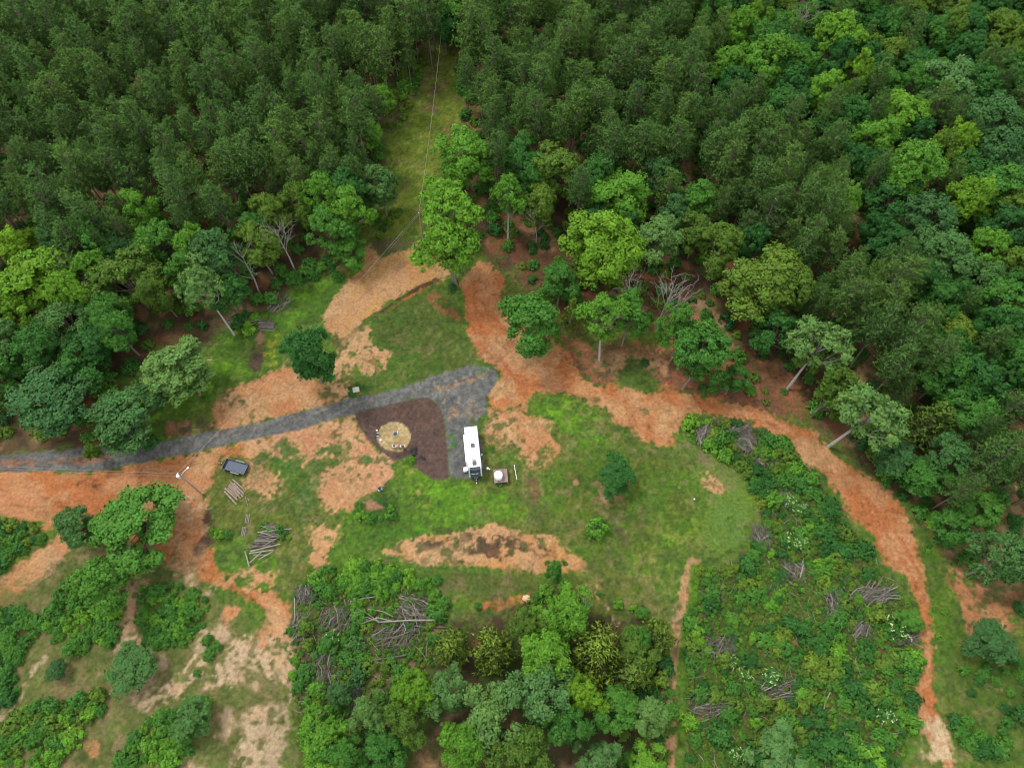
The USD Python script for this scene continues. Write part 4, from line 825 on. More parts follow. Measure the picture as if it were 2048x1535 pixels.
for i, (kd, colr, (cx, cy), wpx_, H, foot, where) in enumerate(TREES):
    zc = H * (0.66 if kd != 't' else 0.74) if kd != 'c' else H * 0.5
    cpt = P(cx, cy, zc); R = wpx_ / 2 * depth(*cpt) / FPX
    if foot is None: b = cpt[:2]; tl = (g.normal(0, .03), g.normal(0, .03))
    else:
        b = P(*foot)[:2]; tl = ((cpt[0] - b[0]) / zc, (cpt[1] - b[1]) / zc)
        mm = math.hypot(*tl); tl = tuple(np.array(tl) * min(1, 0.34 / max(mm, 1e-6)))
    z = gz(*b)
    if kd == 'b':
        si = g.integers(4); kind = f'broadleaf_{colr}_{"abcd"[si]}'; sc = (R / (KR[si] * 1.10), R / (KR[si] * 1.10), H / 16)
    elif kd == 't': kind = f'tall_{colr if colr in ("bright", "mid", "pale", "olive") else "mid"}_{"ab"[g.integers(2)]}'; sc = (R / 5.0, R / 5.0, H / 16)
    else: kind = f'cedar_{"ab"[g.integers(2)]}'; sc = (R / 2.7, R / 2.7, H / 12)
    nm, ct = ('evergreen_tree', 'evergreen') if kd == 'c' else ('broadleaf_tree', 'tree') if H > 3.6 else ('bush', 'bush')
    plant(nm, kind, (b[0], b[1], z - 0.05), g.uniform(0, 6.28), sc, where, ct, tilt=tl)
    placed.append((cpt[0], cpt[1], R, H))
for (base, top, H, kd, where) in [((592, 545), (560, 480), 13, 'a', 'pale dead tree with feathery twigs at the left wood edge'), ((520, 588), (492, 520), 12, 'c', 'grey bare forked snag above the left lawn'),
        ((185, 600), (150, 545), 12, 'a', 'grey dead tree between yellow-green and olive crowns at left'), ((1072, 490), (1062, 430), 9, 'c', 'white forked dead tree right of the slender straight trunk'),
        ((1312, 672), (1362, 560), 15, 'b', 'large bare dead tree with upswept branches right of the yellow-green giant'), ((1585, 110), (1588, 60), 14, 'a', 'bare grey dead tree in the woods at the top right'),
        ((1240, 660), (1258, 575), 12, 'a', 'bare grey dead tree behind the straight grey trunk'), ((1170, 1235), (1168, 1200), 5, 'a', 'small grey dead tree below the bare tan bank')]:
    b = P(*base)[:2]; cpt = P(*top, H * 0.75); tl = np.array([(cpt[0] - b[0]) / (H * 0.75), (cpt[1] - b[1]) / (H * 0.75)]); tl *= min(1, 0.25 / max(np.linalg.norm(tl), 1e-6))
    plant('dead_tree', 'dead_' + kd, (b[0], b[1], gz(*b)), g.uniform(0, 6.28), (H / 12,) * 3, where, 'dead tree', tilt=tuple(tl))
    placed.append((b[0], b[1], 1.5, H))

# ------------------------------------------------------------------ the woods
def inside_poly(poly, x, y):
    from shapely import contains_xy, Polygon
    return contains_xy(Polygon(poly).buffer(0), x, y)
def plane_poly(poly, z): return [tuple(P(x, y, z)[:2]) for x, y in poly]
PINE_L = [(-260, -260), (820, -260), (868, 20), (850, 62), (800, 90), (788, 150), (745, 185), (725, 260), (705, 325), (640, 345), (560, 365), (480, 400), (390, 420), (270, 455), (150, 482), (-260, 470)]
PINE_R = [(928, -260), (1400, -260), (1432, 100), (1430, 195), (1560, 210), (1700, 270), (1735, 330), (1720, 430), (1790, 485), (1830, 560), (1870, 640), (1905, 700), (1900, 790), (1820, 780), (1750, 700), (1700, 620), (1620, 520), (1560, 460), (1440, 410), (1350, 370), (1280, 320), (1190, 310), (1110, 260), (1000, 280), (945, 240), (925, 140)]
PINE_E = [(1915, 830), (2100, 760), (2200, 1080), (2060, 1060), (1960, 1010), (1930, 930)]
BROAD_L = [(-260, 440), (150, 470), (300, 460), (480, 400), (700, 330), (725, 400), (690, 470), (620, 500), (540, 530), (480, 560), (420, 540), (330, 570), (250, 620), (220, 680), (120, 700), (60, 740), (-260, 800)]
BROAD_R = [(1400, -260), (2500, -260), (2500, 1000), (1960, 1020), (1890, 880), (1790, 820), (1700, 720), (1610, 640), (1500, 560), (1420, 500), (1330, 440), (1260, 430), (1150, 420), (1090, 360), (1000, 330), (960, 290), (1000, 260), (1110, 250), (1300, 310), (1440, 100)]
BROAD_T = [(830, -260), (930, -260), (930, 20), (905, 30), (870, 25)]
GAP = [(-260, 930)]
g = np.random.default_rng(2024)
def scatter(poly, z, gap, pad=0.0):
    """Places in a polygon (crowns seen at height z), no two nearer than gap."""
    pw = np.array(plane_poly(poly, z)); (x0, y0), (x1, y1) = pw.min(0), pw.max(0)
    x0, x1, y1 = max(x0, -185), min(x1, 185), min(y1, 225)
    nx, ny = int((x1 - x0) / gap) + 1, int((y1 - y0) / (gap * 0.866)) + 1
    jx, jy = np.meshgrid(np.arange(nx), np.arange(ny))
    x = x0 + (jx + 0.5 * (jy % 2)) * gap + g.uniform(-0.33, 0.33, jx.shape) * gap; y = y0 + jy * gap * 0.866 + g.uniform(-0.33, 0.33, jx.shape) * gap
    x, y = x.ravel(), y.ravel(); k = inside_poly(pw, x, y)
    return np.stack([x[k], y[k]], 1)
def clear(pts, f=0.75):
    ok = np.ones(len(pts), bool)
    for x, y, R, H in placed:
        ok &= np.hypot(pts[:, 0] - x, pts[:, 1] - y) > f * R + 1.4
    return pts[ok]
def seen(pts, z=12, m=140):
    a, b = proj(pts[:, 0], pts[:, 1], z); return (a > -m) & (a < 2048 + m) & (b > -m) & (b < 1535 + m)
wood = []           # (kind group, x, y)
for poly, key in ((PINE_L, 'L'), (PINE_R, 'R'), (PINE_E, 'E')):
    p = clear(scatter(poly, 14, 5.3)); p = p[seen(p)]
    for x, y in p: wood.append((key, x, y))
pines = [w for w in wood]
dist = [depth(x, y, 14) for _, x, y in pines]
def onframe(x, y):
    a, b = proj(x, y, 15); return -10 < a < 2058 and -15 < b < 1550
order = sorted(range(len(pines)), key=lambda i: (not onframe(*pines[i][1:]), dist[i]))
WHERE = {'L': 'dark green pine in the plantation left of the mown power line strip', 'R': 'dark green pine in the block right of the mown power line strip', 'E': 'dark pine with long bare leaning trunk at the right edge of the photo'}
GRP = {'L': 'pines of the plantation left of the strip', 'R': 'pines of the block right of the strip', 'E': 'pines at the right edge'}
far = []
for n, i in enumerate(order):
    key, x, y = pines[i]; s = g.uniform(0.68, 1.18); kd = int(g.integers(5)); yaw = g.uniform(0, 6.28)
    if n < 300: plant('pine_tree', f'pine_{"abcde"[kd]}', (x, y, gz(x, y)), yaw, (s * g.uniform(0.95, 1.2), s * g.uniform(0.95, 1.2), s * g.uniform(0.92, 1.05)), WHERE[key], 'pine tree', GRP[key], tilt=(g.normal(0, .025), g.normal(0, .025)))
    else: far.append((kd, x, y, yaw, s * 1.08))
def instancer(name, kinds, items, label, cat):
    pi = UsdGeom.PointInstancer.Define(stage, '/World/' + name); paths = []
    for k in kinds:
        x = UsdGeom.Xform.Define(stage, f'/World/{name}/{k}'); x.GetPrim().GetReferences().AddInternalReference(K + k); paths.append(x.GetPath())
    pi.CreatePrototypesRel().SetTargets(paths)
    pi.CreateProtoIndicesAttr(Vt.IntArray([i[0] for i in items]))
    pi.CreatePositionsAttr(Vt.Vec3fArray([Gf.Vec3f(float(i[1]), float(i[2]), gz(i[1], i[2])) for i in items]))
    pi.CreateOrientationsAttr(Vt.QuathArray([Gf.Quath(math.cos(i[3] / 2), Gf.Vec3h(0, 0, math.sin(i[3] / 2))) for i in items]))
    pi.CreateScalesAttr(Vt.Vec3fArray([Gf.Vec3f(float(i[4])) for i in items]))
    tag(pi.GetPrim(), label, cat, kind='stuff')
instancer('distant_pine_forest', [f'pine_{c}' for c in 'abcde'], far, 'farther dark green pine forest filling the top of the photo', 'forest')
nb = 0
for poly, gap, cols, key in ((BROAD_L, 6.0, ['mid', 'dark', 'blue', 'olive', 'bright'], 'left wood edge below the pines'), (BROAD_R, 6.0, ['mid', 'dark', 'dark', 'olive', 'mid', 'dark'], 'mixed wood right of the pines'), (BROAD_T, 5.5, ['dark', 'mid'], 'head of the mown strip'),
                             (FOREST_LOW, 5.0, ['olive', 'mid', 'bright', 'mid', 'bright'], 'lower wood near the bottom of the photo')):
    low = poly is FOREST_LOW
    p = scatter(poly, 6 if low else 12, gap)
    if poly is BROAD_R: p = p[~inside_poly(plane_poly(PINE_R, 14), p[:, 0], p[:, 1]) & ~inside_poly(plane_poly(PINE_E, 14), p[:, 0], p[:, 1])]
    p = clear(p, 0.7); p = p[seen(p, 12, 110)]
    for x, y in p:
        if poly is BROAD_R and g.random() < 0.28:
            plant('woodland_pine', f'pine_{"abcde"[g.integers(5)]}', (x, y, gz(x, y)), g.uniform(0, 6.28), g.uniform(0.78, 1.05), 'dark feathery pine standing among broadleaf trees right of the pine block', 'pine tree', 'pines among the mixed wood'); continue
        c = cols[g.integers(len(cols))]; si = int(g.integers(4)); H = g.uniform(5, 9) if low else g.uniform(12, 17); R = g.uniform(2.8, 4.1) if low else g.uniform(3.2, 5.8)
        plant('woodland_tree', f'broadleaf_{c}_{"abcd"[si]}', (x, y, gz(x, y)), g.uniform(0, 6.28), (R / (KR[si] * 1.05), R / (KR[si] * 1.05), H / 16), f'{ADJ[c]} rounded tree filling the {key}', 'tree', f'{ADJ[c]} trees of the {key}', tilt=(g.normal(0, .04), g.normal(0, .04)))
        nb += 1
# young growth under the wood edges
edge = []
# ------------------------------------------------------------------ shrubs
SHRUBS = [
    ([(690, 1128), (770, 1122), (800, 1150), (790, 1185), (700, 1190), (680, 1160)], 1.25, ['bright', 'mid', 'bright'], (0.8, 1.3), 'dense bright mound over the top of the brush field'),
    ([(835, 1165), (880, 1170), (890, 1215), (850, 1220)], 1.4, ['bright', 'mid'], (0.6, 1.1), 'right corner of the brush field'),
    ([(100, 1165), (200, 1160), (235, 1220), (225, 1300), (150, 1310), (90, 1280)], 1.75, ['mid', 'bright', 'mid'], (0.6, 1.3), 'thicket left of the sandy gap at lower left'),
    ([(280, 1165), (330, 1155), (390, 1168), (420, 1200), (400, 1260), (370, 1300), (300, 1310), (270, 1260)], 1.75, ['mid', 'bright', 'mid'], (0.6, 1.3), 'thicket right of the sandy gap at lower left'),
    ([(-40, 1218), (70, 1220), (85, 1250), (40, 1330), (60, 1350), (0, 1425), (-40, 1430)], 1.8, ['mid', 'dark', 'mid'], (0.7, 1.4), 'thicket at the left edge below the red tracks'),
    ([(-40, 1440), (100, 1405), (180, 1390), (225, 1370), (200, 1430), (150, 1480), (80, 1540), (-40, 1540)], 1.8, ['mid', 'bright', 'olive'], (0.7, 1.4), 'thicket in the bottom left corner of the photo'),
    ([(230, 1540), (260, 1470), (330, 1415), (420, 1395), (400, 1470), (350, 1540)], 1.8, ['mid', 'bright'], (0.7, 1.4), 'thicket around the bluish tree at bottom left'),
    ([(-30, 1035), (60, 1045), (100, 1068), (90, 1088), (40, 1108), (-30, 1160)], 1.8, ['mid', 'olive', 'dark'], (0.7, 1.4), 'low growth between the two red tracks at the left edge'),
    ([(410, 1270), (440, 1290), (430, 1340), (390, 1350)], 2.2, ['mid'], (0.6, 1.0), 'small bushes on pale sand in the lower left field'),
    (SLASH_L, 3.0, ['mid', 'olive', 'mid', 'bright', 'mid', 'blue'], (0.6, 1.4), 'brush field of fallen branches'),
    (SLASH_R, 2.1, ['mid', 'dark', 'olive', 'mid', 'bright', 'olive', 'dark'], (0.5, 1.5), 'slash field inside the red road bend'),
    ([(1838, 1050), (1866, 1085), (1890, 1170), (1902, 1230), (1890, 1290), (1876, 1290), (1868, 1200)], 2.6, ['mid', 'bright', 'olive'], (0.4, 0.9), 'verge right of the red road'),
    ([(1900, 1330), (1990, 1310), (2080, 1330), (2080, 1540), (1940, 1540), (1905, 1440)], 2.4, ['mid', 'dark', 'mid'], (0.7, 1.4), 'rough growth in the bottom right corner'),
    ([(712, 1026), (735, 1028), (765, 1026), (785, 1014), (795, 1030), (765, 1046), (720, 1044)], 1.5, ['mid', 'bright'], (0.5, 0.9), 'leafy rim of the little tan mound'),
    ([(712, 1004), (722, 1000), (724, 1024), (712, 1028)], 1.3, ['mid'], (0.4, 0.8), 'left rim of the little tan mound'),
    ([(425, 1045), (450, 1050), (455, 1075), (430, 1080), (418, 1065)], 1.5, ['mid', 'bright'], (0.5, 0.9), 'weedy patch left of the grey log pile'),
    ([(500, 1045), (530, 1040), (575, 1050), (580, 1075), (565, 1085)], 1.5, ['bright', 'mid'], (0.4, 0.8), 'weeds behind the grey log pile'),
    ([(590, 1120), (640, 1140), (700, 1120), (870, 1150), (900, 1190), (890, 1240), (860, 1190), (760, 1150), (640, 1160), (588, 1150)], 2.2, ['bright', 'mid', 'bright'], (0.6, 1.2), 'belt along the top of the brush field'),
    ([(820, 150), (846, 120), (850, 160), (820, 220), (790, 262), (768, 262), (775, 220), (800, 170)], 2.6, ['olive', 'bright', 'mid'], (0.7, 1.4), 'bushes along the left side of the mown strip'),
    ([(905, 60), (950, 55), (955, 110), (930, 130), (918, 100)], 2.8, ['olive', 'bright', 'mid'], (0.9, 1.6), 'bushes at the head of the mown strip'),
    ([(735, 440), (790, 400), (800, 420), (770, 470), (735, 480)], 2.4, ['mid', 'olive', 'dark'], (0.7, 1.3), 'bushes at the lower left end of the mown strip'),
    ([(1800, 985), (1860, 1010), (1900, 1070), (1880, 1090), (1840, 1040)], 2.4, ['mid', 'bright', 'dark'], (0.7, 1.4), 'growth between the red road and the right wood'),
    ([(1690, 900), (1790, 960), (1830, 960), (1880, 1000), (1850, 1010), (1780, 980), (1700, 920)], 2.6, ['dark', 'mid'], (0.8, 1.4), 'wood edge along the bend of the red road'),
    ([(1350, 700), (1500, 720), (1600, 800), (1590, 830), (1480, 800), (1380, 780)], 4.2, ['olive', 'mid', 'dark'], (0.5, 1.0), 'brown ground above the red road'),
    ([(560, 560), (650, 520), (720, 490), (720, 510), (640, 550), (570, 590)], 2.4, ['dark', 'mid', 'olive'], (0.7, 1.3), 'wood edge above the left lawn'),
    ([(900, 1200), (1000, 1190), (1100, 1170), (1220, 1190), (1300, 1230), (1280, 1260), (1100, 1210), (960, 1240), (900, 1260)], 2.6, ['olive', 'mid', 'bright'], (0.6, 1.2), 'strip between tan bank and lower wood'),
    ([(1225, 1250), (1340, 1240), (1345, 1330), (1330, 1540), (1230, 1540)], 2.6, ['olive', 'mid', 'dark'], (0.8, 1.4), 'undergrowth left of the narrow dirt path'),
]
cand = []
for poly, gap, cols, (r0, r1), key in SHRUBS:
    p = scatter(poly, 0.5, gap * 0.86); p = p[seen(p, 0, 30)]
    for x, y in p:
        u = g.random() ** 2.2
        dn = bil(NM2, [x], [y])[0]
        if g.random() < sm(np.array(0.50 - dn), -0.06, 0.10) * (0.75 if gap > 1.85 else 0.15): continue
        u = min(1.0, u + 1.6 * max(0, dn - 0.5))
        qx, qy = proj(x, y, 0)
        if any(((qx - q_['a'][1][0]) / (q_['a'][2] * 1.15)) ** 2 + ((qy - q_['a'][1][1]) / (q_['a'][3] * 1.15)) ** 2 < 1 for q_ in BRUSH) and g.random() < 0.85: continue
        cand.append((r0 + (r1 * 1.12 - r0) * u, x, y, cols[g.integers(len(cols))], key))
for poly, n_ in ((SLASH_R, 2600), (SLASH_L, 900)):          # low weeds knit the scrub together
    p = scatter(poly, 0.3, 0.95); p = p[g.permutation(len(p))[:n_]]
    for x, y in p: cand.append((g.uniform(0.22, 0.5), x, y, ['mid', 'olive', 'bright', 'mid', 'olive'][g.integers(5)], ''))
cand.sort(key=lambda q_: -q_[0] * FPX / depth(q_[1], q_[2], 0))
rest = []
SK = [f'shrub_{c}_{k}' for c in ('mid', 'bright', 'olive', 'dark', 'blue') for k in 'abc']
for n, (s, x, y, c, key) in enumerate(cand):
    k = 'abc'[g.integers(3)]; yaw = g.uniform(0, 6.28)
    if n < 250: plant('shrub', f'shrub_{c}_{k}', (x, y, gz(x, y)), yaw, (s * g.uniform(0.9, 1.2), s * g.uniform(0.9, 1.2), s * g.uniform(0.7, 1.1)), f'{ADJ[c]} shrub in the {key}', 'shrub', f'{ADJ[c]} shrubs of the {key}')
    else: rest.append((SK.index(f'shrub_{c}_{k}'), x, y, yaw, s))
instancer('low_regrowth', SK, rest, 'smaller leafy regrowth among the shrubs, brush and tracks', 'regrowth')
under = []
for poly, z, gap, n_ in ((FOREST_LEFT, 0, 4.6, 0), (FOREST_RIGHT, 0, 4.4, 0)):
    for x, y in scatter(poly, z, gap):
        if seen(np.array([[x, y]]), 0, 40)[0]: under.append((int(g.integers(4)), x, y, g.uniform(0, 6.28), g.uniform(0.8, 2.0)))
instancer('woodland_undergrowth', ['shrub_dark_a', 'shrub_mid_b', 'shrub_olive_c', 'shrub_mid_a'], under, 'leafy undergrowth beneath the trees of both woods', 'undergrowth')
for (px, py, s, kd, lab) in [(1195, 1058, 2.0, 'shrub_bright_b', 'round bright green bush alone in the grass right of the tan bank'), (498, 660, 1.6, 'shrub_bright_a', 'round bright green bush at the foot of the leaning pale trunk'), (508, 635, 1.2, 'shrub_bright_c', 'smaller round bright bush beside the little log stack on the left lawn'),
        (673, 553, 1.3, 'shrub_mid_a', 'round dark bush at the top corner of the left lawn'), (1500, 783, 1.1, 'shrub_bright_b', 'bright bush at the red road under the thin sapling'), (824, 918, 0.8, 'shrub_bright_c', 'weedy green clump between mulch and grass below the gravel round'),
        (1440, 880, 1.9, 'shrub_mid_b', 'big mid green bush between the two brush piles by the road'), (1380, 850, 1.7, 'shrub_bright_a', 'bright bush at the upper left tip of the slash field'), (412, 795, 0.7, 'shrub_mid_c', 'small bush at the foot of the pale spreading tree'),
        (300, 885, 1.5, 'shrub_dark_a', 'dark bush beside the driveway at the grey-green pair'), (1525, 905, 1.5, 'shrub_mid_a', 'mid green bush right of the dark brush pile by the road'), (1000, 968, 0.5, 'shrub_mid_c', 'tuft of weeds in front of the wooden platform'),
        (1290, 725, 0.9, 'shrub_dark_c', 'dark low bush on the grass patch under the dead tree'), (905, 575, 0.9, 'shrub_dark_b', 'dark ivy bush around the foot of the tallest tree'), (1064, 700, 0.8, 'shrub_dark_c', 'dark bush at the foot of the tree over the sandy spot')]:
    b = P(px, py, 0.5); plant('bush', kd, (b[0], b[1], gz(b[0], b[1])), g.uniform(0, 6.28), s, lab, 'bush')
for (px, py, s, lab) in [(1785, 1262, 1.8, 'largest white-flowering shrub, by the fan of branches near the red road'), (1577, 1000, 1.3, 'white-flowering shrub high in the slash field'), (1580, 1085, 1.3, 'white-flowering shrub above the middle of the slash field'), (1604, 1086, 1.2, 'white-flowering shrub right next to its twin mid-slash'), (1600, 1020, 1.1, 'white-flowering shrub near the mown track'),
        (1545, 1355, 1.4, 'white-flowering shrub low in the slash field'), (1490, 1350, 1.0, 'small white-flowering shrub left of the low one'), (1772, 1430, 1.4, 'white-flowering shrub by the pale end of the road'), (1462, 1322, 0.9, 'small white-flowering shrub by the path'), (1470, 1510, 1.2, 'white-flowering shrub at the bottom edge'), (660, 1278, 1.3, 'cream-flowering round shrub in the brush field')]:
    b = P(px, py, 0.8); plant('flowering_shrub', f'blossom_{"ab"[g.integers(2)]}', (b[0], b[1], gz(b[0], b[1])), g.uniform(0, 6.28), (s * 0.95, s * 0.95, s * 0.8), lab, 'shrub')

# ------------------------------------------------------------------ logs and brush
def log_between(t, a, b, r, z, mat, name='log', sides=7, bend=0.0, ends=True):
    """A log with its ends at two points of the photograph, resting at height z."""
    A, B = P(*a, z), P(*b, z); m = (A + B) / 2 + g.normal(0, 1, 3) * [bend, bend, bend * 0.4]
    zz = [gz(*A[:2]) + z, gz(*m[:2]) + m[2], gz(*B[:2]) + z]
    o = part(name, tube([(A[0], A[1], zz[0]), (m[0], m[1], zz[1]), (B[0], B[1], zz[2])], [r * 1.08, r, r * 0.9], sides), M[mat], t)
    return o
t = thing('log_pile', 'pile of short cut pinkish logs in grass below the black utility trailer', 'log pile')
for i, (a, b, r) in enumerate([((448, 981), (472, 1007), .17), ((449, 975), (474, 998), .16), ((454, 974), (473, 992), .13), ((458, 967), (478, 990), .15), ((461, 963), (485, 992), .17), ((467, 965), (487, 987), .15), ((464, 957), (487, 977), .13), ((456, 970), (480, 995), .12), ((490, 992), (494, 1010), .07), ((494, 995), (498, 1000), .08), ((462, 970), (479, 986), .13)]):
    log_between(t, a, b, r, 0.15 + (0.24 if i in (7, 10) else 0), 'log_wood')
t = thing('log_pile', 'long stack of thin grey poles with pale limbs on top, left part of the clearing', 'log pile')
for i in range(38):
    u = (i % 19) / 18 + g.normal(0, .02); lay = i // 19
    a = np.array([496, 1096]) * (1 - u) + np.array([534, 1044]) * u + g.normal(0, 2, 2); b = np.array([541, 1092]) * (1 - u) + np.array([562, 1052]) * u + g.normal(0, 3.5, 2)
    log_between(t, tuple(a), tuple(b), g.uniform(0.06, 0.12), 0.1 + 0.22 * lay + 0.2 * math.sin(u * 3.1), 'brush_wood' if g.random() < .7 else 'dead_wood', sides=6)
for a, b, r in (((500, 1101), (559, 1086), .11), ((497, 1105), (546, 1098), .10), ((489, 1101), (497, 1131), .12), ((498, 1124), (526, 1099), .09), ((516, 1117), (545, 1101), .08), ((514, 1063), (582, 1055), .09), ((520, 1050), (560, 1064), .05), ((530, 1075), (565, 1068), .05), ((525, 1090), (556, 1073), .05), ((505, 1108), (535, 1108), .06)):
    log_between(t, a, b, r, 0.55, 'dead_wood')
t = thing('timber_stack', 'upper little stack of weathered boards in the weeds left of the grey poles', 'timber stack')
for k in range(3): log_between(t, (492 + 3 * k, 1027), (489 + 3 * k, 1045), .09, .1, 'dead_wood', 'board', 4)
t = thing('timber_stack', 'lower little stack of weathered boards in the weeds left of the grey poles', 'timber stack')
for k in range(3): log_between(t, (485 + 3 * k, 1052), (481 + 3 * k, 1071), .09, .1, 'dead_wood', 'board', 4)
t = thing('log_pile', 'little stack of pale limbs by the round bushes on the left lawn', 'log pile')
for k in range(12): log_between(t, (519 + g.normal(0, 2), 643 + k * 1.6), (549 + g.normal(0, 2), 646 + k * 1.6), g.uniform(.05, .1), .1 + .3 * g.random(), 'dead_wood' if k % 3 else 'brush_wood', bend=.1)
def brush(label, c, w, h, ang, n, L, mat='brush_wood', jit=0.42, hgt=0.9, pale=0.22, twigs=110, cat='brush pile'):
    t = thing('brush_pile', label, cat)
    for k in range(int(n * 1.9)):
        o = np.array(c) + g.uniform(-1, 1, 2) * [w, h]; a = math.radians(ang) + g.normal(0, jit); ll = L * g.uniform(0.5, 1.15) / 2
        d = np.array([math.cos(a), -math.sin(a)]) * ll
        log_between(t, tuple(o - d), tuple(o + d), g.uniform(.022, .07) * (1.5 if g.random() < .12 else 1), g.uniform(.1, hgt), 'dead_wood' if g.random() < pale else mat, 'branch', 5, bend=.28)
    mb = MB()
    for k in range(twigs):
        o = np.array(c) + g.uniform(-1.2, 1.2, 2) * [w, h]; A = P(*o, g.uniform(.1, hgt)); A[2] += gz(*A[:2]); a = g.uniform(0, 6.28); l = g.uniform(.5, 1.6)
        mb.tube([A, A + [math.cos(a) * l * .5, math.sin(a) * l * .5, g.normal(.1, .15)], A + [math.cos(a + .2) * l, math.sin(a + .2) * l, g.normal(.1, .25)]], [.025, .02, .01], 3, False)
    tag(part('twigs', mb.mesh(), M[mat], t), kind='stuff')
for q_ in BRUSH: brush(*q_['a'], **q_['k'])
LOOSE = []
for fp, n in ((SLASH_L, 150), (SLASH_R, 420)):
    pw = scatter(fp, 0, 1.6); pw = pw[g.permutation(len(pw))[:n]]
    for x, y in pw:
        a = g.normal(1.9, .7); l = g.uniform(.8, 2.6); z = gz(x, y) + g.uniform(.08, .5); d = np.array([math.cos(a), math.sin(a), g.normal(0, .08)]) * l / 2; r_ = g.uniform(.018, .05)
        LOOSE.append(tube([np.array([x, y, z]) - d, np.array([x, y, z]) + g.normal(0, .1, 3), np.array([x, y, z]) + d], [r_, r_, r_ * .6], 4, False))
mb = MB()
for q_ in LOOSE: mb.add(*q_)
tag(part('loose_sticks', mb.mesh(), M['dead_wood'], None), 'loose grey sticks and limbs scattered over the cut-over ground', 'debris', kind='stuff')
t = thing('fallen_tree', 'grey fallen tree with bare branches spreading left across the brush field', 'fallen tree')
for nm, a, b, r, z in (('trunk', (870, 1239), (755, 1243), .13, .9), ('branch', (790, 1242), (722, 1246), .08, 1.0), ('branch', (760, 1243), (700, 1228), .06, 1.1), ('branch', (735, 1240), (706, 1222), .05, 1.1), ('branch', (806, 1243), (808, 1266), .07, .9), ('branch', (806, 1246), (786, 1266), .06, .9), ('branch', (755, 1240), (712, 1215), .05, 1.0), ('branch', (740, 1252), (720, 1260), .05, .9), ('branch', (720, 1246), (708, 1236), .04, 1.1), ('branch', (786, 1232), (735, 1216), .06, .9)):
    log_between(t, a, b, r, z, 'dead_wood', nm, 6, bend=.25)
for lab, a, b, r in (('long dark fallen log low in the brush field', (694, 1326), (812, 1309), .11), ('thin dark fallen pole right of the fallen tree', (800, 1247), (896, 1254), .09), ('thin pale pole lying straight at the left rim of the brush field', (588, 1194), (588, 1242), .08), ('pair-like grey log in the top of the brush field', (806, 1216), (830, 1228), .12),
                     ('grey forked limb lying at the top of the brush field', (700, 1202), (750, 1192), .09), ('pale pole standing askew in the bottom of the slash field', (1644, 1436), (1661, 1380), .1)):
    mid_ = P(*a, .5); prim = log_between(None, a, b, r, .6 if 'brush' in lab else .3, 'dead_wood' if 'dark' not in lab else 'brush_wood', 'fallen_log', 7, bend=.3); tag(prim, lab, 'log')

# ------------------------------------------------------------------ camper
def frame(pa, pb, z):
    """Foot and heading of a thing whose axis runs from pixel a to pixel b at height z."""
    A, B = P(*pa, z), P(*pb, z); d = B - A; return A, math.atan2(d[1], d[0]), np.linalg.norm(d)
A, hd, LEN = frame((949.5, 934.3), (941.0, 853.6), 3.3)   # roof from front edge to rear edge
W = 2.44; ROOF = 3.3; base_z = gz(A[0], A[1])
rv = thing('travel_trailer', 'long white travel trailer with black front cap parked on gravel beside the mulch bed', 'camper', (A[0], A[1], base_z), hd - math.pi / 2)
mb = MB(); mb.box((0, LEN / 2 + 0.003, (0.62 + ROOF - .04) / 2), (W, LEN - .006, ROOF - .04 - .62), bev=0.05); part('body', mb.mesh(), M['white'], rv)
mb = MB(); mb.box((0, LEN / 2, ROOF - 0.008), (W - 0.05, LEN - 0.03, 0.06), bev=0.025); part('roof', mb.mesh(), M['roof_white'], rv)
mb = MB()
for s in (-1, 1): mb.box((s * (W / 2 + .012), LEN / 2, ROOF - .09), (.03, LEN, .05))
part('gutter_rail', mb.mesh(), M['silver'], rv)
prof = np.array([(0.0, ROOF - .02), (-.10, ROOF - .06), (-.32, ROOF - .30), (-.58, ROOF - .78), (-.80, 2.0), (-.93, 1.5), (-.95, 1.0), (-.86, .62)])
def cap(half, off, nx=13):
    v, f = [], []; xs_ = np.linspace(-half, half, nx)
    for (y, z) in prof:
        for x in xs_:
            bul = 0.22 * (1 - (abs(x) / (W / 2)) ** 2.4) * min(1, -y / 0.3)
            v.append((x, y - bul - off, z + off * 0.4))
    n = len(prof)
    for i in range(n - 1):
        for j in range(nx - 1):
            a = i * nx + j; f += [(a, a + nx, a + nx + 1), (a, a + nx + 1, a + 1)]
    back = len(v)
    for (y, z) in prof:
        for x in xs_: v.append((x, .02 if off == 0 else y - 0.22 * (1 - (abs(x) / (W / 2)) ** 2.4) * min(1, -y / 0.3) + .0, z))
    for i in range(n - 1):
        for j in range(nx - 1):
            a = back + i * nx + j; f += [(a, a + nx + 1, a + nx), (a, a + 1, a + nx + 1)]
    for i in range(n - 1):
        for j in (0, nx - 1):
            a, b = i * nx + j, back + i * nx + j; q4 = [(a, b, b + nx), (a, b + nx, a + nx)]; f += q4 if j == 0 else [(x, z, y) for x, y, z in q4]
    for j in range(nx - 1):
        a, b = j, back + j; f += [(a, a + 1, b + 1), (a, b + 1, b)]
        a, b = (n - 1) * nx + j, back + (n - 1) * nx + j; f += [(a, b + 1, a + 1), (a, b, b + 1)]
    return np.array(v), np.array(f)
part('front_cap', cap(W / 2, 0.0), M['silver'], rv, smooth=40)
part('front_panel', cap(W / 2 - .27, 0.02, 11), M['cap_dark'], rv, smooth=40)
mb = MB(); xq = -.72
for wl in (.20, .14, .12, .16, .12, .15, .14, .13):
    x = xq + wl / 2; bul = 0.22 * (1 - (abs(x) / (W / 2)) ** 2.4); mb.box((x, -.70 - bul - .03, 2.28), (wl - .05, .05, .16)); xq += wl + .015
part('front_lettering', mb.mesh(), M['white'], rv)
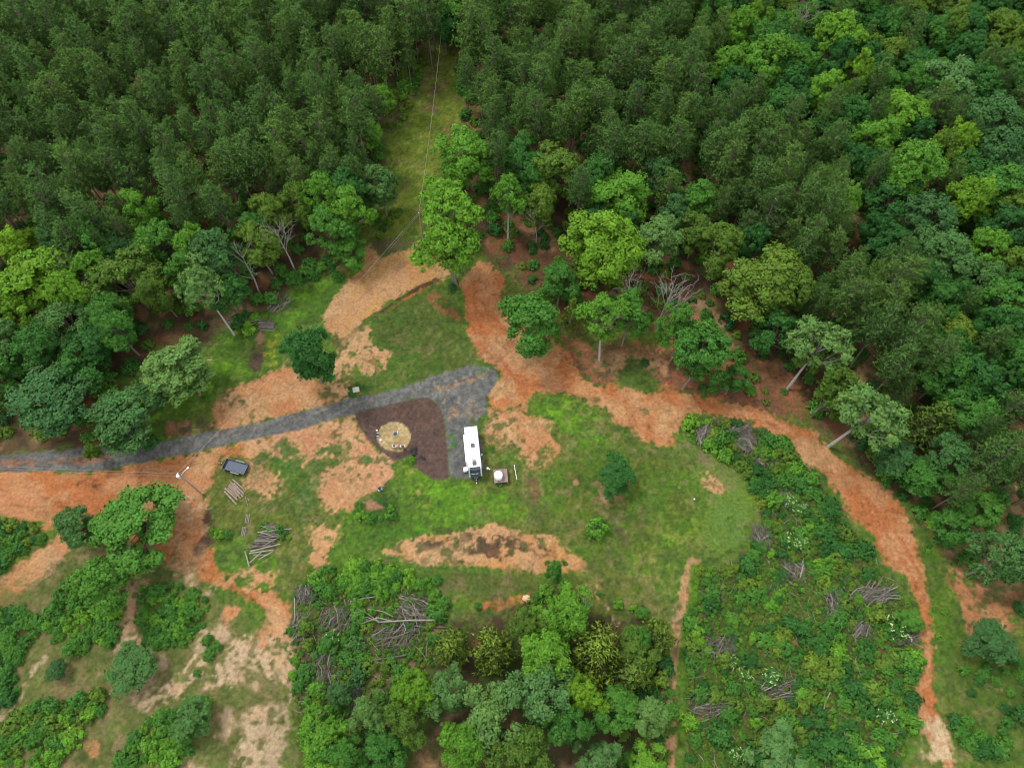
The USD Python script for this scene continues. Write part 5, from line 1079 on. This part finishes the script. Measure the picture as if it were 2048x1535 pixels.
for i, (y, sz) in enumerate(((.75, (.68, .78, .24)), (4.25, (.66, .72, .2)))):
    mb = MB(); mb.box((0.06 if i else .02, y, ROOF + .02 + sz[2] / 2), sz, bev=.06); part('roof_air_unit', mb.mesh(), M['vent'], rv)
mb = MB(); mb.box((.02, 1.42, ROOF + .06), (.62, .13, .09), bev=.02); part('roof_vent', mb.mesh(), M['vent'], rv)
for y in (2.75, 5.1, 7.2): mb = MB(); mb.box((0, y, ROOF + .024), (W - .12, .05, .012)); part('roof_seam', mb.mesh(), M['silver'], rv)
for x, y in ((-.55, 2.1), (.7, 2.5), (.62, 5.4), (-.7, 6.2)): part('roof_pipe', cyl((x, y, ROOF + .02), .07, .1, 10), M['roof_white'], rv)
for y in (5.6, 6.5): mb = MB(); mb.box((0.1, y, ROOF + .05), (.42, .42, .07), bev=.03); part('skylight', mb.mesh(), M['roof_white'], rv)
mb = MB(); mb.box((-W / 2 - .16, 4.1, 1.75), (.34, 5.6, 2.1), bev=.04); so = part('slide_out', mb.mesh(), M['white'], rv)
for y in (2.4, 4.4, 6.0): mb = MB(); mb.box((-W / 2 - .335, y, 2.1), (.02, .9, .55)); part('window', mb.mesh(), M['cap_dark'], rv)
for y in (1.6, 4.0, 6.4): mb = MB(); mb.box((W / 2 + .006, y, 2.1), (.02, .85, .55)); part('window', mb.mesh(), M['cap_dark'], rv)
mb = MB(); mb.box((-W / 2 - .008, .85, 1.75), (.03, .68, 1.9), bev=.01); dr = part('door', mb.mesh(), M['white'], rv)
st = MB(); st.box((-W / 2 - .38, .85, .72), (.56, .78, .06)); st.box((-W / 2 - .82, .85, .42), (.26, .78, .06))
for s in (-.36, .36): st.box((-W / 2 - .6, .85 + s, .34), (.70, .05, .62))
part('entry_steps', st.mesh(), M['white'], rv)
for s in (-1, 1):
    for y in (4.6, 5.5):
        w_ = MB(); w_.tube([(s * (W / 2 - .20), y, .36), (s * (W / 2 + .02), y, .36)], [.36, .36], 20); part('wheel', w_.mesh(), M['rubber'], rv)
mb = MB(); mb.box((0, LEN / 2, .55), (W - .4, LEN - .1, .16)); part('chassis', mb.mesh(), M['black_steel'], rv)
mb = MB()
for s in (-1, 1): mb.tube([(s * .55, -.6, .55), (s * .06, -2.0, .52)], [.055, .055], 4)
mb.box((0, -1.35, .55), (.5, .08, .08)); part('tongue', mb.mesh(), M['black_steel'], rv)
mb = MB(); mb.box((0, -2.08, .52), (.16, .26, .12), bev=.02); part('coupler', mb.mesh(), M['galv'], rv)
part('tongue_jack', cyl((0, -1.62, .05), .055, 1.05, 10), M['galv'], rv)
for s in (-1, 1): part('gas_bottle', cyl((s * .17, -1.12, .62), .15, .5, 14), M['steel'], rv)
for s in (-1, 1):
    for y in (.4, LEN - .4): part('stabiliser', cyl((s * .9, y, -.02), .04, .56, 6), M['black_steel'], rv)

# ------------------------------------------------------------------ platform and water tank
C = [P(*q_, 1.0) for q_ in ((986.2, 939.4), (1014.5, 937.5), (1015.8, 963.5), (989.0, 966.3))]
c0 = sum(C) / 4; ax = (C[1] - C[0] + C[2] - C[3]) / 2; ay = (C[0] - C[3] + C[1] - C[2]) / 2; pw, ph = np.linalg.norm(ax), np.linalg.norm(ay); hd = math.atan2(ax[1], ax[0])
bz = gz(c0[0], c0[1])
dk = thing('tank_platform', 'square brown board platform on posts beside the camper, carrying the white tank', 'platform', (c0[0], c0[1], bz), hd)
npl = 16
for k in range(npl):
    w_ = pw / npl; mb = MB(); mb.box((-pw / 2 + (k + .5) * w_, g.normal(0, .012), 1.0 - .02 + g.normal(0, .003)), (w_ - .018, ph, .04)); part('plank', mb.mesh(), M['deck_wood'][k % 3 if k % 2 else (k // 2) % 3], dk)
for sx in (-1, 1):
    for sy in (-1, 1): mb = MB(); mb.box((sx * (pw / 2 - .1), sy * (ph / 2 - .1), .43), (.12, .12, 1.02)); part('post', mb.mesh(), M['deck_wood'][0], dk)
for s in (-1, 1): mb = MB(); mb.box((0, s * (ph / 2 - .02), .86), (pw, .045, .17)); part('beam', mb.mesh(), M['deck_wood'][2], dk)
for s in (-1, 1): mb = MB(); mb.box((s * (pw / 2 - .02), 0, .86), (.045, ph - .09, .17)); part('beam', mb.mesh(), M['deck_wood'][2], dk)
tc = P(996.5, 949.5, 2.0)
tk = thing('water_tank', 'round white plastic water tank on the brown board platform', 'water tank', (tc[0], tc[1], bz + 1.0))
R = 0.80; pr = [(0.0, 0), (R - .04, 0), (R, .05), (R, .32), (R - .02, .35), (R, .38), (R, .66), (R - .02, .69), (R, .72), (R, .92), (R - .06, .99), (.3, 1.06), (.22, 1.06), (0.0, 1.06)]
m = trimesh.creation.revolve(np.array(pr), sections=36); part('tank_shell', m, M['poly'], tk, smooth=35)
part('lid', cyl((.0, .0, 1.062), .20, .05, 20), M['poly'], tk); part('lid_hole', cyl((.0, .0, 1.114), .075, .02, 14), M['black'], tk)
mb = MB(); mb.tube([(0, -R, .1), (0, -R - .14, .1)], [.04, .04], 8); part('outlet', mb.mesh(), M['black'], tk)
def pipe(label, a, b, r, z=.06, mat='poly'):
    A, B = P(*a, z), P(*b, z); prim = part('plastic_pipe', tube([(A[0], A[1], gz(*A[:2]) + z), (B[0], B[1], gz(*B[:2]) + z)], [r, r], 8), M[mat], None); tag(prim, label, 'pipe')
pipe('long white pipe lying in the grass right of the board platform', (1028.3, 929.8), (1033.6, 959.4), .06)
pipe('short white pipe lying on the left lawn beside the pale spreading tree', (416.5, 721.5), (424.5, 722.5), .05)
b = P(975.5, 941.5); gr = thing('kettle_grill', 'small round grey grill with a pale lid between the camper and the board platform', 'grill', (b[0], b[1], gz(*b[:2])))
m = trimesh.creation.icosphere(2, .27); m.apply_scale((1, 1, .8)); m.apply_translation((0, 0, .75)); part('bowl', m, M['steel'], gr, smooth=True)
m = trimesh.creation.icosphere(2, .275); m.apply_scale((1, 1, .45)); m.apply_translation((.02, .10, .86)); part('lid', m, M['galv'], gr, smooth=True)
for k in range(3): a = k * 2.1; part('leg', tube([(.2 * math.cos(a), .2 * math.sin(a), .6), (.32 * math.cos(a), .32 * math.sin(a), 0)], [.02, .02], 6), M['steel'], gr)
mb = MB(); mb.box((.38, .0, .7), (.2, .22, .03)); part('side_shelf', mb.mesh(), M['poly'], gr)
b = P(964.0, 914.5); ps = thing('power_pedestal', 'short dark post with a white head at the right side of the camper', 'post', (b[0], b[1], gz(*b[:2])))
mb = MB(); mb.box((0, 0, .5), (.1, .1, 1.1)); part('post', mb.mesh(), M['pole_wood'], ps); mb = MB(); mb.box((0, 0, 1.15), (.24, .2, .26), bev=.02); part('head', mb.mesh(), M['poly'], ps)

# ------------------------------------------------------------------ utility trailer
cs_ = [P(*q_, .95) for q_ in ((452, 914), (495, 927), (487, 947), (443, 936))]
c0 = sum(cs_) / 4; ax = (cs_[1] - cs_[0] + cs_[2] - cs_[3]) / 2; tl_, tw_ = np.linalg.norm(ax), np.linalg.norm((cs_[0] - cs_[3] + cs_[1] - cs_[2]) / 2); hd = math.atan2(ax[1], ax[0])
ut = thing('utility_trailer', 'black open box utility trailer parked below the gravel driveway', 'trailer', (c0[0], c0[1], gz(*c0[:2])), hd)
mb = MB(); mb.box((0, 0, .52), (tl_ - .1, tw_ - .1, .05)); part('bed', mb.mesh(), M['bed_steel'], ut)
for s in (-1, 1): mb = MB(); mb.box((0, s * (tw_ / 2 - .03), .72), (tl_, .06, .48), bev=.01); part('side_wall', mb.mesh(), M['black_steel'], ut)
mb = MB(); mb.box((-tl_ / 2 + .03, 0, .77), (.06, tw_ - .13, .60), bev=.01); part('front_wall', mb.mesh(), M['black_steel'], ut)
mb = MB(); mb.box((tl_ / 2 - .03, 0, .70), (.06, tw_ - .13, .42), bev=.01); part('tailgate', mb.mesh(), M['black_steel'], ut)
mb = MB(); mb.box((0, 0, .42), (tl_, tw_ - .3, .12)); part('chassis', mb.mesh(), M['black_steel'], ut)
for s in (-1, 1):
    for x in (-.05, .75):
        w_ = MB(); w_.tube([(x, s * (tw_ / 2 + .02), .33), (x, s * (tw_ / 2 + .22), .33)], [.33, .33], 18); part('wheel', w_.mesh(), M['rubber'], ut)
    mb = MB(); mb.box((.35, s * (tw_ / 2 + .13), .72), (1.75, .26, .04), bev=.01); mb.box((-.5, s * (tw_ / 2 + .13), .6), (.05, .26, .24)); mb.box((1.2, s * (tw_ / 2 + .13), .6), (.05, .26, .24)); part('mudguard', mb.mesh(), M['black_steel'], ut)
mb = MB()
for s in (-1, 1): mb.tube([(-tl_ / 2, s * .6, .42), (-tl_ / 2 - 1.15, 0, .42)], [.045, .045], 4)
part('tongue', mb.mesh(), M['black_steel'], ut); part('jack', cyl((-tl_ / 2 - .7, 0, .05), .05, .75, 8), M['galv'], ut)
mb = MB(); mb.box((-tl_ / 2 - 1.2, 0, .43), (.22, .12, .1), bev=.02); part('coupler', mb.mesh(), M['steel'], ut)

# ------------------------------------------------------------------ fire circle
b = P(791, 867); fp = thing('fire_pit', 'ring of dark stones with a steel grate in the middle of the tan gravel circle', 'fire pit', (b[0], b[1], gz(*b[:2])))
for k in range(11):
    a = k / 11 * 6.283; m = trimesh.creation.icosphere(1, .14); m.vertices *= g.uniform(.8, 1.15, m.vertices.shape); m.apply_scale((1, .8, .7)); m.apply_translation((.52 * math.cos(a), .52 * math.sin(a), .1)); part('stone', m, M['stone'] if k % 4 else M['concrete'], fp)
part('ash_bed', cyl((0, 0, .0), .42, .05, 18), M['char'], fp)
mb = MB()
for k in range(5): mb.tube([(-.4, -.3 + .15 * k, .34), (.4, -.3 + .15 * k, .34)], [.012, .012], 5)
mb.box((.42, .15, .36), (.1, .5, .03)); part('grate', mb.mesh(), M['galv'], fp)
part('log', tube([(-.3, -.2, .1), (.3, .25, .16)], [.07, .06], 7), M['char'], fp)
def chair(label, px, py, yaw, cloth, white=False):
    b = P(px, py, .3); t = thing('camp_chair', label, 'chair', (b[0], b[1], gz(*b[:2])), yaw)
    mb = MB(); mb.box((0, 0, .42), (.56, .52, .05), bev=.015); part('seat', mb.mesh(), M[cloth], t)
    T = MB(); T.add(*[(lambda m: (m.vertices, m.faces))(trimesh.creation.box((.56, .05, .58)).apply_transform(trimesh.transformations.rotation_matrix(-.25, (1, 0, 0), (0, 0, 0))).apply_translation((0, .30, .72)))][0]); part('backrest', T.mesh(), M['galv'] if white else M[cloth], t)
    for sx in (-1, 1):
        for sy in (-1, 1): part('leg', tube([(sx * .25, sy * .22, .42), (sx * .29, sy * .27, 0)], [.016, .016], 5), M['steel'], t)
        mb = MB(); mb.box((sx * .31, -.02, .62), (.07, .5, .03), bev=.01); part('armrest', mb.mesh(), M['galv'], t)
chair('navy camp chair with a white back at the bottom rim of the gravel circle', 788.5, 892.5, 3.0, 'cloth_blue', True)
chair('maroon camp chair between two dark ones at the bottom rim of the gravel circle', 797.5, 892.5, 3.1, 'cloth_red')
chair('charcoal camp chair, right one at the bottom rim of the gravel circle', 805.5, 893.0, 3.4, 'cloth_grey')
chair('charcoal camp chair at the left rim of the gravel circle', 755.5, 868.5, 1.6, 'cloth_grey')
chair('navy folding chair alone at the edge of bare tan soil above the little mound', 760.5, 979, 0.6, 'cloth_blue')
def bucket(label, px, py, s=1.0, z=0):
    b = P(px, py); t = thing('bucket', label, 'bucket', (b[0], b[1], gz(*b[:2])))
    part('bucket_wall', cyl((0, 0, 0), .14 * s, .36 * s, 16, .17 * s), M['poly'], t); part('rim', cyl((0, 0, .36 * s), .185 * s, .03, 16), M['poly'], t)
    part('handle', tube([(-.18 * s, 0, .36 * s), (0, -.16 * s, .34 * s), (.18 * s, 0, .36 * s)], [.012] * 3, 5), M['steel'], t)
bucket('white bucket at the lower left rim of the gravel circle', 761.5, 880)
bucket('white bucket in yellowish grass left of the mown track', 1387, 1000, 0.8)
b = P(754, 861); t = thing('stump_stool', 'pale cut stump beside the chair at the left rim of the gravel circle', 'stump', (b[0], b[1], gz(*b[:2]))); part('trunk', cyl((0, 0, 0), .2, .4, 12), M['log_wood'], t); part('cut_face', cyl((0, 0, .402), .19, .01, 12), M['log_end'], t)
for lab, px, py, s in (('larger charred stump on the mulch beside the gravel circle', 829, 903, 1.0), ('smaller charred stump on the mulch, right of the larger one', 846, 913.5, .7)):
    b = P(px, py); t = thing('charred_stump', lab, 'stump', (b[0], b[1], gz(*b[:2])))
    for k in range(5 if s == 1 else 3):
        m = trimesh.creation.icosphere(2, .36 * s); m.vertices *= 1 + .25 * g.normal(size=m.vertices.shape).clip(-1, 1); m.apply_translation((g.normal(0, .3) * s, (k - 2) * .28 * s, .2 * s)); part('root_lump', m, M['char'], t)
    for k in range(4): a = g.uniform(0, 6.28); part('root', tube([(0, 0, .25 * s), (.9 * s * math.cos(a), .9 * s * math.sin(a), .15)], [.06, .02], 5), M['brush_wood'], t)
b = P(712, 779); wl = thing('well_head', 'square grey well slab with a white pipe, in dark weeds at the driveway edge', 'well', (b[0], b[1], gz(*b[:2])), .2)
mb = MB(); mb.box((0, 0, .08), (1.3, 1.1, .18), bev=.02); part('slab', mb.mesh(), M['concrete'], wl); part('casing', cyl((.05, .1, .17), .1, .45, 12), M['poly'], wl); part('cap', cyl((.05, .1, .62), .12, .06, 12), M['galv'], wl)
for k, (dx, dy) in enumerate(((-1.2, .3), (-1.0, -.9), (1.2, .5), (.2, 1.2), (-.3, -1.2))): plant('shrub', 'shrub_dark_c', (b[0] + dx, b[1] + dy, gz(*b[:2])), k, (.5, .5, .35), 'dark low weed clump around the square well slab', 'shrub', 'dark weed clumps around the well slab')
b = P(1053, 1196); m = trimesh.creation.icosphere(3, .6); m.vertices *= (1 + .14 * np.sin(m.vertices @ np.array([[3.1], [4.2], [5.0]]) * 2)); m.apply_scale((1.1, .85, .7)); m.apply_translation((b[0], b[1], gz(*b[:2]) + .2)); tag(part('boulder', m, M['boulder'], None), 'tan boulder at the foot of the orange bank above the lower wood', 'boulder')

# ------------------------------------------------------------------ power line
def pole(label, foot, H=10.4, yaw=0.0, transformer=False):
    b = P(*foot); z = gz(*b[:2]); t = thing('utility_pole', label, 'utility pole', (b[0], b[1], z), yaw)
    part('shaft', tube([(0, 0, -.5), (0, 0, H)], [.17, .11], 12), M['pole_wood'], t, smooth=40)
    if transformer:
        mb = MB(); mb.tube([(-.42, .1, H - 1.7), (-.42, .1, H - .75)], [.30, .30], 18); part('transformer', mb.mesh(), M['galv'], t)
        part('bushing', cyl((-.42, .1, H - .75), .07, .28, 8), M['black'], t)
        part('lamp_arm', tube([(.08, 0, H - .8), (.7, .55, H - .55), (1.15, .95, H - .6)], [.035, .035, .035], 6), M['galv'], t)
        mb = MB(); mb.box((1.32, 1.1, H - .63), (.36, .24, .14), rz=.7, bev=.03); part('lamp_head', mb.mesh(), M['galv'], t)
    part('pin', cyl((0, 0, H), .04, .25, 6), M['steel'], t); part('insulator', cyl((0, 0, H + .22), .09, .2, 10, .05), M['poly'], t)
    return np.array([b[0], b[1], z + H + .38])
TA = pole('wooden utility pole with grey transformer and lamp arm on the red dirt at left', (403, 987), transformer=True, yaw=.2)
TB = pole('wooden utility pole at the lower end of the mown strip, beside the tallest tree', (849, 492), H=10.4)
TC = pole('wooden utility pole at the head of the mown strip', (893, 96), H=9.6)
def wire(label, a, b, sag, r=.03):
    u = np.linspace(0, 1, 25)[:, None]; p = a * (1 - u) + b * u; p[:, 2] -= (4 * u * (1 - u))[:, 0] * sag
    tag(part('overhead_wire', tube(p, [r] * len(p), 5), M['wire'], None), label, 'wire')
TL = P(-120, 925, 8.2)
wire('overhead wire from the transformer pole to the pole beside the tallest tree', TA, TB, 1.2, .018)
wire('overhead wire running up the mown strip between its two poles', TB, TC, 1.6, .024)
wire('upper of two overhead wires crossing the driveway to the left edge', TA, TL, .5, .011)
wire('lower of two overhead wires crossing the driveway to the left edge', TA - [0, 0, 1.4], TL - [0, 0, 1.0], .7, .010)
gy = P(775, 505); wire('guy wire from the pole beside the tallest tree down to the ochre soil', TB - [0, 0, .5], np.array([gy[0], gy[1], gz(*gy[:2])]), 0.0, .02)
